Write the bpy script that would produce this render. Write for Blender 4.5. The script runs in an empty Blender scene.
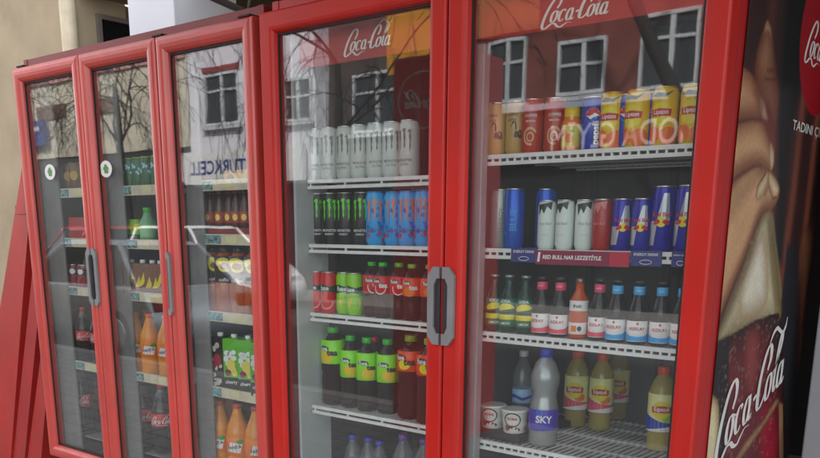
import bpy, bmesh, math, random
import numpy as np
from mathutils import Matrix, Vector
random.seed(7)
PI = math.pi
SC = bpy.context.scene
COL = SC.collection

# ------------------------------------------------------------------ camera
F, CX, CY, YAW, PT, RL = 864.881, 410.0, 448.641, -0.688467, 0.247539, 0.006866
CAM = Vector((0, -2, 1.5))
fw = Vector((math.sin(YAW)*math.cos(PT), math.cos(YAW)*math.cos(PT), -math.sin(PT)))
r0 = Vector((math.cos(YAW), -math.sin(YAW), 0)); u0 = r0.cross(fw)
rt = math.cos(RL)*r0 + math.sin(RL)*u0
up = -math.sin(RL)*r0 + math.cos(RL)*u0
cd = bpy.data.cameras.new('camera'); cam = bpy.data.objects.new('camera', cd); COL.objects.link(cam)
cam.matrix_world = Matrix(((rt.x, up.x, -fw.x, CAM.x), (rt.y, up.y, -fw.y, CAM.y), (rt.z, up.z, -fw.z, CAM.z), (0, 0, 0, 1)))
cd.sensor_width = 36; cd.lens = F/820*36; cd.shift_y = (CY-229)/820; cd.clip_start = .05; cd.clip_end = 500
SC.camera = cam

def at(px, py, ax, v):
    """the place where the sight line of a photo point meets the plane ax = v"""
    d = fw + rt*((px-CX)/F) - up*((py-CY)/F)
    t = (v-CAM[ax])/d[ax]
    return CAM + d*t

# ------------------------------------------------------------------ light
w = bpy.data.worlds.new('World'); SC.world = w; w.use_nodes = True
nt = w.node_tree; bg = nt.nodes['Background']
sky = nt.nodes.new('ShaderNodeTexSky'); sky.sky_type = 'NISHITA'; sky.sun_disc = False
SUN_EL, SUN_AZ = math.radians(46), math.radians(20)
sky.sun_elevation = SUN_EL; sky.sun_rotation = SUN_AZ
hs = nt.nodes.new('ShaderNodeHueSaturation'); hs.inputs['Saturation'].default_value = .22
nt.links.new(sky.outputs[0], hs.inputs['Color']); nt.links.new(hs.outputs[0], bg.inputs[0])
bg.inputs[1].default_value = .15
sd = bpy.data.lights.new('sun', 'SUN'); sd.energy = 2.3; sd.angle = math.radians(3); sd.color = (1, .97, .93)
so = bpy.data.objects.new('sun', sd); COL.objects.link(so)
sdir = Vector((math.sin(SUN_AZ)*math.cos(SUN_EL), math.cos(SUN_AZ)*math.cos(SUN_EL), math.sin(SUN_EL)))
so.rotation_euler = sdir.to_track_quat('Z', 'Y').to_euler()
SC.view_settings.view_transform = 'Standard'; SC.view_settings.look = 'None'
SC.view_settings.exposure = 2.1; SC.view_settings.gamma = 1; SC.view_settings.use_curve_mapping = False

# ------------------------------------------------------------------ materials
MATS = {}
def lin(c):
    return tuple((x/255/12.92 if x/255 <= .04045 else ((x/255+.055)/1.055)**2.4) for x in c)
def mat(name, c, rough=.5, metal=0., noise=.06, scale=12., bump=0., coat=0., spec=.5, stretch=(1, 1, 1), grime=0.):
    if name in MATS: return MATS[name]
    m = bpy.data.materials.new(name); m.use_nodes = True; n = m.node_tree; b = n.nodes['Principled BSDF']
    b.inputs['Roughness'].default_value = rough; b.inputs['Metallic'].default_value = metal
    b.inputs['Coat Weight'].default_value = coat; b.inputs['Specular IOR Level'].default_value = spec
    tc = n.nodes.new('ShaderNodeTexCoord'); mp = n.nodes.new('ShaderNodeMapping'); mp.inputs['Scale'].default_value = stretch
    no = n.nodes.new('ShaderNodeTexNoise'); no.inputs['Scale'].default_value = scale; no.inputs['Detail'].default_value = 5
    n.links.new(tc.outputs['Object'], mp.inputs[0]); n.links.new(mp.outputs[0], no.inputs['Vector'])
    rp = n.nodes.new('ShaderNodeValToRGB')
    rp.color_ramp.elements[0].position = .3; rp.color_ramp.elements[1].position = .7
    rp.color_ramp.elements[0].color = tuple(max(0, x*(1-noise*2)) for x in c)+(1,)
    rp.color_ramp.elements[1].color = tuple(min(1, x*(1+noise)) for x in c)+(1,)
    n.links.new(no.outputs[0], rp.inputs[0]); n.links.new(rp.outputs[0], b.inputs['Base Color'])
    if grime:
        m2 = n.nodes.new('ShaderNodeMapping'); m2.inputs['Scale'].default_value = (9, 9, 1.1); n.links.new(tc.outputs['Object'], m2.inputs[0])
        n2 = n.nodes.new('ShaderNodeTexNoise'); n2.inputs['Scale'].default_value = 2.2; n2.inputs['Detail'].default_value = 9; n2.inputs['Roughness'].default_value = .68
        n.links.new(m2.outputs[0], n2.inputs['Vector'])
        r2 = n.nodes.new('ShaderNodeValToRGB'); r2.color_ramp.elements[0].position = .42; r2.color_ramp.elements[1].position = .8
        r2.color_ramp.elements[0].color = (0, 0, 0, 1); r2.color_ramp.elements[1].color = (grime, grime, grime, 1)
        n.links.new(n2.outputs[0], r2.inputs[0])
        n3 = n.nodes.new('ShaderNodeTexNoise'); n3.inputs['Scale'].default_value = 70; n3.inputs['Detail'].default_value = 3; n.links.new(tc.outputs['Object'], n3.inputs['Vector'])
        r3 = n.nodes.new('ShaderNodeValToRGB'); r3.color_ramp.elements[0].position = .66; r3.color_ramp.elements[1].position = .74
        r3.color_ramp.elements[1].color = (grime*.6, grime*.6, grime*.6, 1); n.links.new(n3.outputs[0], r3.inputs[0])
        ad = n.nodes.new('ShaderNodeMath'); ad.operation = 'MAXIMUM'; n.links.new(r2.outputs[0], ad.inputs[0]); n.links.new(r3.outputs[0], ad.inputs[1])
        mx = n.nodes.new('ShaderNodeMix'); mx.data_type = 'RGBA'
        n.links.new(ad.outputs[0], mx.inputs['Factor']); n.links.new(rp.outputs[0], mx.inputs['A'])
        mx.inputs['B'].default_value = (.13, .09, .075, 1); n.links.new(mx.outputs['Result'], b.inputs['Base Color'])
        ma = n.nodes.new('ShaderNodeMath'); ma.operation = 'MULTIPLY_ADD'; n.links.new(n2.outputs[0], ma.inputs[0])
        ma.inputs[1].default_value = .35; ma.inputs[2].default_value = rough-.13; n.links.new(ma.outputs[0], b.inputs['Roughness'])
    if bump:
        bp = n.nodes.new('ShaderNodeBump'); bp.inputs['Strength'].default_value = bump; bp.inputs['Distance'].default_value = .01
        n.links.new(no.outputs[0], bp.inputs['Height']); n.links.new(bp.outputs[0], b.inputs['Normal'])
    MATS[name] = m; return m
def glassmat(name, tint=(.93, .95, .94), ior=1.5, base=None, fac=0., rough=0.):
    """thin clear sheet: see-through with a Fresnel mirror; base/fac adds a body colour"""
    if name in MATS: return MATS[name]
    m = bpy.data.materials.new(name); m.use_nodes = True; n = m.node_tree
    wavy = name == 'door_glass'
    for x in list(n.nodes):
        if x.type != 'OUTPUT_MATERIAL': n.nodes.remove(x)
    out = [x for x in n.nodes if x.type == 'OUTPUT_MATERIAL'][0]
    tr = n.nodes.new('ShaderNodeBsdfTransparent'); tr.inputs[0].default_value = tint+(1,)
    gl = n.nodes.new('ShaderNodeBsdfGlossy'); gl.inputs['Roughness'].default_value = rough; gl.inputs[0].default_value = (1, 1, 1, 1)
    fr = n.nodes.new('ShaderNodeFresnel'); ge = n.nodes.new('ShaderNodeNewGeometry')
    mr = n.nodes.new('ShaderNodeMapRange'); mr.inputs['To Min'].default_value = ior; mr.inputs['To Max'].default_value = 1/ior
    n.links.new(ge.outputs['Backfacing'], mr.inputs['Value']); n.links.new(mr.outputs[0], fr.inputs['IOR'])
    mx = n.nodes.new('ShaderNodeMixShader'); n.links.new(fr.outputs[0], mx.inputs[0])
    src = tr
    if wavy:                                                # drawn glass is never quite flat
        tc = n.nodes.new('ShaderNodeTexCoord'); nz = n.nodes.new('ShaderNodeTexNoise'); nz.inputs['Scale'].default_value = 3.5; nz.inputs['Detail'].default_value = 2
        n.links.new(tc.outputs['Object'], nz.inputs['Vector']); bp = n.nodes.new('ShaderNodeBump'); bp.inputs['Strength'].default_value = .35; bp.inputs['Distance'].default_value = .0007
        n.links.new(nz.outputs[0], bp.inputs['Height']); n.links.new(bp.outputs[0], gl.inputs['Normal']); gl.inputs['Roughness'].default_value = .016
    if base:
        df = n.nodes.new('ShaderNodeBsdfDiffuse'); df.inputs[0].default_value = base+(1,)
        m2 = n.nodes.new('ShaderNodeMixShader'); m2.inputs[0].default_value = fac
        n.links.new(tr.outputs[0], m2.inputs[1]); n.links.new(df.outputs[0], m2.inputs[2]); src = m2
    n.links.new(src.outputs[0], mx.inputs[1]); n.links.new(gl.outputs[0], mx.inputs[2]); n.links.new(mx.outputs[0], out.inputs[0])
    MATS[name] = m; return m
def brickmat(name, c1, c2, mortar, sc, rough=.8, bw=.5, rh=.25, msize=.02, bump=.3):
    if name in MATS: return MATS[name]
    m = bpy.data.materials.new(name); m.use_nodes = True; n = m.node_tree; b = n.nodes['Principled BSDF']
    b.inputs['Roughness'].default_value = rough
    tc = n.nodes.new('ShaderNodeTexCoord'); br = n.nodes.new('ShaderNodeTexBrick')
    br.inputs['Color1'].default_value = c1+(1,); br.inputs['Color2'].default_value = c2+(1,); br.inputs['Mortar'].default_value = mortar+(1,)
    br.inputs['Scale'].default_value = sc; br.inputs['Mortar Size'].default_value = msize
    br.inputs['Brick Width'].default_value = bw; br.inputs['Row Height'].default_value = rh
    n.links.new(tc.outputs['Object'], br.inputs['Vector']); n.links.new(br.outputs[0], b.inputs['Base Color'])
    bp = n.nodes.new('ShaderNodeBump'); bp.inputs['Strength'].default_value = bump; bp.inputs['Distance'].default_value = .01; bp.invert = True
    n.links.new(br.outputs['Fac'], bp.inputs['Height']); n.links.new(bp.outputs[0], b.inputs['Normal'])
    MATS[name] = m; return m
def attrmat(name, rough=.35):
    m = bpy.data.materials.new(name); m.use_nodes = True; n = m.node_tree; b = n.nodes['Principled BSDF']
    a = n.nodes.new('ShaderNodeAttribute'); a.attribute_name = 'print'
    n.links.new(a.outputs['Color'], b.inputs['Base Color']); b.inputs['Roughness'].default_value = rough
    b.inputs['Specular IOR Level'].default_value = .3
    return m

RED = mat('red_lacquer', (.54, .014, .008), .36, noise=.08, scale=3, coat=.0, spec=.35, grime=.16)
RED_LEFT = mat('sheen_tinted_red_lacquer', (.60, .065, .05), .30, noise=.07, scale=4, coat=.2, grime=.22)  # glossy street reflection put into the base colour as a paler coral
DKRED = mat('dark_red_sheet', (.22, .012, .014), .45, noise=.08, scale=6)
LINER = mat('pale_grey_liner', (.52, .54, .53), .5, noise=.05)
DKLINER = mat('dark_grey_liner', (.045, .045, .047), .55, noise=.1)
BLACK = mat('black_rubber', (.012, .012, .013), .6)
WHITE = mat('white_plastic', (.8, .8, .78), .4, noise=.03)
WIRE = mat('white_coated_wire', (.78, .78, .76), .4, noise=.04, scale=40)
GREY = mat('grey_plastic', (.22, .22, .22), .45)
DKGREY = mat('dark_grey_plastic', (.03, .03, .032), .4)
SILVER = mat('bare_aluminium', (.75, .75, .77), .28, metal=1., noise=.03)
CREAM = mat('cream_price_rail', (.62, .55, .40), .5, noise=.1, scale=25)
TEALP = mat('teal_flower_print', (.16, .34, .36), .5, noise=.5, scale=90)
GLASS = glassmat('door_glass', (.95, .97, .96), 1.66, (.55, .56, .56), .022)
PET = glassmat('clear_plastic', (.9, .93, .94), 1.5, (.5, .52, .55), .14, .08)

# ------------------------------------------------------------------ mesh builder
class MB:
    def __init__(s): s.v = []; s.f = []; s.sm = []
    def add(s, vs, fs, smooth=False):
        o = len(s.v); s.v += [tuple(x) for x in vs]; s.f += [tuple(i+o for i in f) for f in fs]; s.sm += [smooth]*len(fs); return s
    def box(s, a, b, bev=0.):
        (x0, y0, z0), (x1, y1, z1) = a, b
        if bev:
            bm = bmesh.new(); bmesh.ops.create_cube(bm, size=1)
            for v in bm.verts: v.co = Vector(((x0+x1)/2+v.co.x*(x1-x0), (y0+y1)/2+v.co.y*(y1-y0), (z0+z1)/2+v.co.z*(z1-z0)))
            bmesh.ops.bevel(bm, geom=bm.edges[:], offset=bev, segments=3, profile=.5, affect='EDGES')
            bm.verts.index_update()
            s.add([v.co for v in bm.verts], [[v.index for v in f.verts] for f in bm.faces], False); bm.free(); return s
        return s.add([(x0, y0, z0), (x1, y0, z0), (x1, y1, z0), (x0, y1, z0), (x0, y0, z1), (x1, y0, z1), (x1, y1, z1), (x0, y1, z1)],
                     [(0, 3, 2, 1), (4, 5, 6, 7), (0, 1, 5, 4), (1, 2, 6, 5), (2, 3, 7, 6), (3, 0, 4, 7)])
    def lathe(s, prof, n=20, c=(0, 0, 0), smooth=True):
        vs = []; fs = []
        for r, z in prof:
            for k in range(n):
                a = 2*PI*k/n; vs.append((c[0]+r*math.cos(a), c[1]+r*math.sin(a), c[2]+z))
        m = len(prof)
        for i in range(m-1):
            for k in range(n):
                k2 = (k+1) % n; fs.append((i*n+k, i*n+k2, (i+1)*n+k2, (i+1)*n+k))
        s.add(vs, fs, smooth)
        o = len(s.v)-len(vs)
        s.f.append(tuple(o+k for k in range(n-1, -1, -1))); s.sm.append(False)
        s.f.append(tuple(o+(m-1)*n+k for k in range(n))); s.sm.append(False)
        return s
    def tube(s, pts, rad, n=6):
        pts = [Vector(p) for p in pts]
        rr = rad if isinstance(rad, (list, tuple)) else [rad]*len(pts)
        vs = []; fs = []
        for i, p in enumerate(pts):
            t = (pts[min(i+1, len(pts)-1)]-pts[max(i-1, 0)]).normalized()
            a = t.cross(Vector((0, 0, 1)) if abs(t.z) < .9 else Vector((1, 0, 0))).normalized(); b = t.cross(a)
            for k in range(n):
                q = 2*PI*k/n; vs.append(p+a*math.cos(q)*rr[i]+b*math.sin(q)*rr[i])
        for i in range(len(pts)-1):
            for k in range(n): fs.append((i*n+k, i*n+(k+1) % n, (i+1)*n+(k+1) % n, (i+1)*n+k))
        fs.append(tuple(range(n-1, -1, -1))); fs.append(tuple((len(pts)-1)*n+k for k in range(n)))
        return s.add(vs, fs, True)
    def prism(s, poly, y0, y1):
        """outline in x,z pushed through in y"""
        n = len(poly)
        vs = [(x, y0, z) for x, z in poly]+[(x, y1, z) for x, z in poly]
        return s.add(vs, [tuple(range(n)), tuple(range(2*n-1, n-1, -1))]+[(i, i+n, (i+1) % n+n, (i+1) % n) for i in range(n)])
    def data(s, name, m):
        me = bpy.data.meshes.new(name); me.from_pydata([tuple(v) for v in s.v], [], s.f)
        me.polygons.foreach_set('use_smooth', s.sm); me.materials.append(m)
        bm = bmesh.new(); bm.from_mesh(me); bmesh.ops.recalc_face_normals(bm, faces=bm.faces[:]); bm.to_mesh(me); bm.free()
        me.update(); return me
    def build(s, name, m, parent=None, loc=None):
        o = bpy.data.objects.new(name, s.data(name, m)); COL.objects.link(o)
        if parent: o.parent = parent
        if loc: o.location = loc
        return o

def tag(o, label=None, cat=None, group=None, kind=None):
    if label: o['label'] = label
    if cat: o['category'] = cat
    if group: o['group'] = group
    if kind: o['kind'] = kind
    return o
def thing(name, label, cat, loc=(0, 0, 0), rz=0., group=None):
    o = bpy.data.objects.new(name, None); o.empty_display_size = .05; COL.objects.link(o)
    o.location = loc; o.rotation_euler = (0, 0, rz)
    return tag(o, label, cat, group)
def copy_tree(o, parent=None):
    c = o.copy(); COL.objects.link(c)
    if parent: c.parent = parent
    for ch in [x for x in KIDS.get(o.name, [])]: copy_tree(ch, c)
    return c
KIDS = {}
def note_kids(o):
    KIDS[o.name] = list(o.children)
    for c in o.children: note_kids(c)

# ------------------------------------------------------------------ lettering
TXT = {}
def text_geo(s, bold=0., italic=0.):
    k = (s, bold, italic)
    if k in TXT: return TXT[k]
    cu = bpy.data.curves.new('lettering_source', 'FONT'); cu.body = s; cu.size = 1; cu.align_x = 'CENTER'; cu.resolution_u = 3
    cu.offset = bold; cu.shear = italic; cu.fill_mode = 'FRONT'
    o = bpy.data.objects.new('lettering_source', cu); COL.objects.link(o)
    dg = bpy.context.evaluated_depsgraph_get(); dg.update()
    me = o.evaluated_get(dg).to_mesh()
    vs = [(v.co.x, v.co.y) for v in me.vertices]; fs = [tuple(p.vertices) for p in me.polygons]
    o.evaluated_get(dg).to_mesh_clear(); bpy.data.objects.remove(o); bpy.data.curves.remove(cu)
    if vs:
        xs = [v[0] for v in vs]; ys = [v[1] for v in vs]
        cx, cy = (min(xs)+max(xs))/2, (min(ys)+max(ys))/2
        W, H = max(xs)-min(xs), max(ys)-min(ys)
        vs = [((x-cx), (y-cy)) for x, y in vs]
    else: W = H = 1
    TXT[k] = (vs, fs, W, H); return TXT[k]
def fit(geo, wd=None, ht=None):
    vs, fs, W, H = geo
    sx = wd/W if wd else ht/H; sy = ht/H if ht else sx
    return [(x*sx, y*sy) for x, y in vs], fs
def shape2d(paths):
    return paths
def flat(g, place):
    """2D letters placed by a function (u,v)->3D"""
    vs, fs = g
    return [place(u, v) for u, v in vs], fs
def wrap_cut(g, step):
    vs, fs = g
    bm = bmesh.new(); bv = [bm.verts.new((x, y, 0)) for x, y in vs]
    for f in fs:
        try: bm.faces.new([bv[i] for i in f])
        except ValueError: pass
    xs = [v[0] for v in vs]; a = math.floor(min(xs)/step)*step
    while a < max(xs):
        bmesh.ops.bisect_plane(bm, geom=bm.verts[:]+bm.edges[:]+bm.faces[:], plane_co=(a, 0, 0), plane_no=(1, 0, 0), dist=1e-6); a += step
    bm.verts.index_update(); bm.verts.ensure_lookup_table()
    r = [(v.co.x, v.co.y) for v in bm.verts], [tuple(v.index for v in f.verts) for f in bm.faces]
    bm.free(); return r
def wrap(mb, g, R, z0, th0=0., lift=.0006, cut=True):
    """print a flat outline round a cylinder; the middle faces -y"""
    if cut: g = wrap_cut(g, R*.3)
    vs, fs = g; R2 = R+lift
    mb.add([((R2)*math.sin(u/R+th0), -R2*math.cos(u/R+th0), z0+v) for u, v in vs], fs)
    return mb
def poly2d(pts): return (list(pts), [tuple(range(len(pts)))])
def rect2d(x0, y0, x1, y1): return poly2d([(x0, y0), (x1, y0), (x1, y1), (x0, y1)])
def ell2d(cx, cy, rx, ry, n=24): return poly2d([(cx+rx*math.cos(2*PI*k/n), cy+ry*math.sin(2*PI*k/n)) for k in range(n)])
def ring2d(cx, cy, rx, ry, t, n=28, a0=0., a1=2*PI):
    vs = []; fs = []
    for k in range(n+1):
        a = a0+(a1-a0)*k/n; vs += [(cx+rx*math.cos(a), cy+ry*math.sin(a)), (cx+(rx-t)*math.cos(a), cy+(ry-t)*math.sin(a))]
    for k in range(n): fs.append((2*k, 2*k+2, 2*k+3, 2*k+1))
    return vs, fs
def catmull(P, n=8):
    P = [Vector((p[0], p[1])) for p in P]; Q = [P[0]*2-P[1]]+P+[P[-1]*2-P[-2]]; out = []
    for i in range(1, len(Q)-2):
        for k in range(n):
            t = k/n
            out.append(.5*((2*Q[i])+(Q[i+1]-Q[i-1])*t+(2*Q[i-1]-5*Q[i]+4*Q[i+1]-Q[i+2])*t*t+(3*Q[i]-Q[i-1]-3*Q[i+1]+Q[i+2])*t**3))
    out.append(P[-1]); return out
def stroke(P, thin=.07, thick=.27, shear=.38, n=8, taper0=.4, taper1=.4, closed=False, wf=None):
    Q = catmull(P, n)
    Q = [Vector((p.x+shear*p.y, p.y)) for p in Q]
    vs = []; fs = []; m = len(Q)
    for i, p in enumerate(Q):
        t = (Q[min(i+1, m-1)]-Q[max(i-1, 0)]).normalized()
        if closed and i in (0, m-1): t = (Q[1]-Q[m-2]).normalized()
        nn = Vector((-t.y, t.x)); d = abs(t.y)**1.6
        wd = thin+(thick-thin)*d
        if not closed:
            s0 = min(1, i/(m*.18)); s1 = min(1, (m-1-i)/(m*.18))
            wd *= (taper0+(1-taper0)*s0)*(taper1+(1-taper1)*s1)
        vs += [tuple(p+nn*wd/2), tuple(p-nn*wd/2)]
    for i in range(m-1): fs.append((2*i, 2*i+1, 2*i+3, 2*i+2))
    return vs, fs
def ellpath(cx, cy, rx, ry, a0=90, a1=450, n=12):
    return [(cx+rx*math.cos(math.radians(a0+(a1-a0)*k/n)), cy+ry*math.sin(math.radians(a0+(a1-a0)*k/n))) for k in range(n+1)]
def script_paths(n=8):
    """flowing two-word soft drink script with swash capitals, x-height 1"""
    S = []
    S.append(stroke([(1.22, 1.22), (1.42, 1.62), (1.36, 2.08), (1.0, 2.32), (.56, 1.98), (.2, 1.15), (.06, .3), (.1, -.25), (.36, -.5), (.72, -.38), (1.1, -.14), (1.5, -.16), (1.9, -.42), (2.3, -.52), (2.62, -.36), (3.0, -.2), (3.5, -.28)], .11, .34, n=n, taper0=.75, taper1=.15))
    S.append(stroke(ellpath(1.18, .5, .3, .5), .07, .3, closed=True, n=4))
    S.append(stroke([(1.45, .95), (1.7, .82), (1.92, .9)], .07, .1, n=4))
    S.append(stroke(ellpath(2.12, .5, .32, .5, 45, 320), .08, .3, n=4, taper0=.9))
    S.append(stroke(ellpath(2.92, .5, .28, .5), .07, .28, closed=True, n=4))
    S.append(stroke([(3.2, 1.02), (3.2, .5), (3.22, .14), (3.36, .0), (3.55, .16)], .07, .27, n=4))
    S.append(stroke([(3.58, .62), (3.72, .66), (3.9, .7)], .16, .2, n=3, taper0=.8, taper1=.8))
    S.append(stroke([(4.92, 1.28), (5.12, 1.66), (5.06, 2.08), (4.74, 2.28), (4.4, 1.95), (4.16, 1.3), (4.1, .6), (4.2, .1), (4.5, -.02), (4.8, .16), (5.0, .5)], .1, .36, n=n, taper0=.75))
    S.append(stroke([(4.72, 2.36), (5.0, 2.66), (5.4, 2.74), (5.85, 2.5), (6.25, 2.3), (6.55, 2.45), (6.6, 2.8)], .17, .2, n=n, taper1=.2))
    S.append(stroke(ellpath(5.3, .5, .3, .5), .07, .3, closed=True, n=4))
    S.append(stroke([(5.62, .85), (5.95, 1.15), (6.3, 1.75), (6.34, 2.2), (6.16, 2.3), (6.0, 1.75), (5.95, .9), (5.98, .25), (6.14, .02), (6.34, .2)], .07, .27, n=5))
    S.append(stroke(ellpath(6.66, .5, .27, .5), .07, .28, closed=True, n=4))
    S.append(stroke([(6.93, 1.02), (6.93, .5), (6.95, .14), (7.09, .0), (7.3, .2)], .07, .27, n=4))
    allx = [v[0] for s in S for v in s[0]]; ally = [v[1] for s in S for v in s[0]]
    cx, cy = (min(allx)+max(allx))/2, (min(ally)+max(ally))/2; W = max(allx)-min(allx)
    return [([((x-cx)/W, (y-cy)/W) for x, y in s[0]], s[1]) for s in S]
SCRIPT = script_paths(8); SCRIPT_LO = script_paths(4)

# fridge front plane is y = 0; the street is on the -y side
XL, XS1, XS2, XR1 = -3.888, -3.359, -2.845, -2.318          # left fridge, its door seams
X20, X2M, X21 = -2.280, -1.528, -.762                        # right fridge
DT, DB = 2.163, .44                                          # door tops and bottoms
YV = lambda Y: .05-Y                                         # depth seen in the glass -> place on the street

# ================================================================== SETTING
def struct(name, mb, m): return tag(mb.build(name, m), kind='structure')
PAVE = brickmat('grey_paving', (.22, .21, .2), (.27, .26, .245), (.12, .115, .11), 1, .8, .4, .2, .012)
MB().box((-60, -3.6, -.3), (30, 8, 0)).build('pavement', PAVE)['kind'] = 'structure'
MB().box((-60, -3.78, -.3), (30, -3.603, .004)).build('kerb', mat('kerb_concrete', (.36, .35, .33), .85, scale=5))['kind'] = 'structure'
MB().box((-60, -11.0, -.4), (30, -3.783, -.12)).build('road', mat('asphalt', (.055, .055, .057), .85, noise=.2, scale=60, bump=.2))['kind'] = 'structure'
MB().box((-60, -40, -.3), (30, -11.003, .01)).build('far_pavement', brickmat('far_paving', (.2, .19, .18), (.24, .23, .22), (.11, .1, .1), 1, .8, .4, .2, .012))['kind'] = 'structure'
gm = mat('bare_ground', (.16, .15, .13), .95, scale=1)
MB().add([(-400, -400, -.42), (400, -400, -.42), (400, 400, -.42), (-400, 400, -.42)], [(0, 1, 2, 3)]).build('ground', gm)['kind'] = 'structure'

# ---- building behind the fridges
PLAST = mat('beige_render', (.50, .405, .265), .9, noise=.09, scale=3.5, bump=.15)
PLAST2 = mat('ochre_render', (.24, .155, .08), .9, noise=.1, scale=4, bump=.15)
bw = thing('beige_building', 'beige rendered building wall rising behind the left red fridge', 'building', (-6, .9, 0))
def part(mb, name, m, root):
    o = mb.build(name, m); o.parent = root; o.matrix_parent_inverse = Matrix.Translation(root.location).inverted(); return o
part(MB().box((-40, .87, 0), (-4.81, 1.2, 10)), 'wall', PLAST, bw)
part(MB().box((-4.809, .9, 2.905), (8, 1.3, 10)), 'upper_wall', PLAST, bw)
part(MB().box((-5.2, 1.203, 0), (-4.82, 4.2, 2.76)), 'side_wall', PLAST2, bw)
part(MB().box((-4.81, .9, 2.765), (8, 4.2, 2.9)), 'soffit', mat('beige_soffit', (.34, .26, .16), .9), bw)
win = part(MB().box((-4.812, 1.0, 1.2), (-4.78, 1.022, 2.68)).box((-4.812, 1.022, 2.655), (-4.78, 2.9, 2.68)).box((-4.812, 1.5, 1.2), (-4.785, 1.53, 2.655)), 'window_frame', mat('weathered_frame', (.2, .17, .14), .6), bw)
part(MB().box((-4.813, 1.0225, 1.2), (-4.8, 2.9, 2.6545)), 'window_pane', mat('dark_window', (.012, .013, .014), .15), bw)
dp = thing('downpipe', 'cream drainpipe running down the corner of the beige wall', 'drainpipe', (-4.79, .8, 0))
part(MB().lathe([(.045, 0), (.045, 4.9)], 14, (-4.79, .82, 0)), 'pipe', mat('cream_pipe', (.78, .68, .48), .5, grime=.3), dp)
for z in (.8, 4.2): part(MB().lathe([(.05, z), (.05, z+.03)], 14, (-4.79, .82, 0)), 'pipe_bracket', mat('pipe_clip', (.4, .34, .24), .5), dp)
pc = thing('white_pillar', 'plain white square pillar standing behind the left red fridge', 'pillar', (-4.07, .95, 0))
part(MB().box((-4.262, .85, 0), (-3.872, 1.25, 2.79), .006), 'shaft', mat('white_render', (.80, .83, .87), .8, noise=.03, scale=4, bump=.1), pc)
sh = thing('shop_building', 'dark unlit shop front behind the two red fridges', 'shop', (-1.5, 2.2, 0))
part(MB().box((-4.8, 4.2, 0), (1.5, 4.3, 5)), 'back_wall', mat('dark_shop_wall', (.018, .017, .017), .8), sh)
part(MB().box((-3.4, 1.6, .02), (-3.33, 1.67, 2.76)).box((-2.7, 1.6, .02), (-2.66, 1.64, 2.76)), 'door_jamb', mat('dark_jamb', (.055, .045, .045), .5), sh)
part(MB().box((-3.33, 1.6, 2.34), (-2.7, 1.64, 2.4)), 'transom', mat('dark_jamb', (.1, .09, .09), .5), sh)
tw = thing('tiled_wall', 'black tiled wall to the right of the fridge with the bottle poster', 'wall', (0, 1.1, 0))
part(MB().box((-.6, .95, 0), (2.5, 1.15, 3)), 'tiles', brickmat('black_tile', (.008, .008, .009), (.01, .01, .011), (.03, .03, .032), 1, .3, .3, .2, .006), tw)
gb = thing('grey_cabinet', 'plain grey metal cabinet at the right edge beside the bottle poster', 'cabinet', (-.3, .8, 0))
part(MB().box((-.694, .70, .05), (.1, 1.2-.26, 1.9), .006), 'housing', mat('grey_paint', (.26, .26, .27), .5, noise=.03), gb)
part(MB().box((-.66, .74, 0), (.07, .93, .048)), 'plinth', DKGREY, gb)
# overhanging awning above the right fridge (the shade on the upper part of the doors)
aw = thing('shop_awning', 'dark fabric awning over the fridges, above the picture', 'awning', (-1.2, .9, 2.9))
part(MB().add([(-3.2, .88, 2.89), (2.2, .88, 2.89), (2.2, -1.3, 2.72), (-3.2, -1.3, 2.72), (-3.2, .88, 2.87), (2.2, .88, 2.87), (2.2, -1.3, 2.7), (-3.2, -1.3, 2.7)],
              [(0, 1, 2, 3), (7, 6, 5, 4), (0, 3, 7, 4), (1, 5, 6, 2), (3, 2, 6, 7), (0, 4, 5, 1)]), 'canopy', mat('awning_cloth', (.12, .02, .02), .9), aw)
part(MB().tube([(-3.2, .88, 2.4), (-3.2, -1.25, 2.71)], .015), 'arm', GREY, aw)
part(MB().tube([(2.2, .88, 2.4), (2.2, -1.25, 2.71)], .015), 'arm', GREY, aw)
cb = MB()
p0 = at(246, 12, 1, .35)
cb.tube([p0+Vector((0, 0, -.03)), p0+Vector((.03, 0, .05)), p0+Vector((.01, 0, .12)), p0+Vector((.06, .02, .2)), p0+Vector((.0, .05, .32)), p0+Vector((-.2, .1, .5))], .006)
cb.tube([p0+Vector((-.15, .3, -.2)), p0+Vector((-.17, .3, .06)), p0+Vector((-.1, .3, .12)), p0+Vector((-.05, .3, .2)), p0+Vector((-.02, .3, .45))], .006)
tag(cb.build('power_cable', mat('grey_cable', (.1, .1, .1), .5)), 'loose grey cables dangling above the gap between the red fridges', 'cable')

# ================================================================== FRIDGES
def door_frame(x0, x1, z0, z1, prof):
    mb = MB(); vs = []; fs = []
    for u, y in prof:
        vs += [(x0+u, y, z0+u), (x1-u, y, z0+u), (x1-u, y, z1-u), (x0+u, y, z1-u)]
    for i in range(len(prof)-1):
        for k in range(4):
            a, b = i*4+k, i*4+(k+1) % 4; fs.append((a, b, b+4, a+4))
    n = len(prof)-1
    for k in range(4): a, b = n*4+k, n*4+(k+1) % 4; fs.append((a, b, (k+1) % 4, k))
    return mb.add(vs, fs)
PROF_FLAT = [(0, .052), (0, .006), (.002, .002), (.006, 0), (.046, 0), (.054, .002), (.06, .008), (.064, .018), (.064, .04), (.06, .052)]
PROF_ROUND = [(0, .052), (0, .012), (.002, .006), (.008, .001), (.018, -.002), (.03, -.002), (.042, .0), (.052, .006), (.058, .014), (.06, .024), (.06, .04), (.056, .052)]
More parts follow.
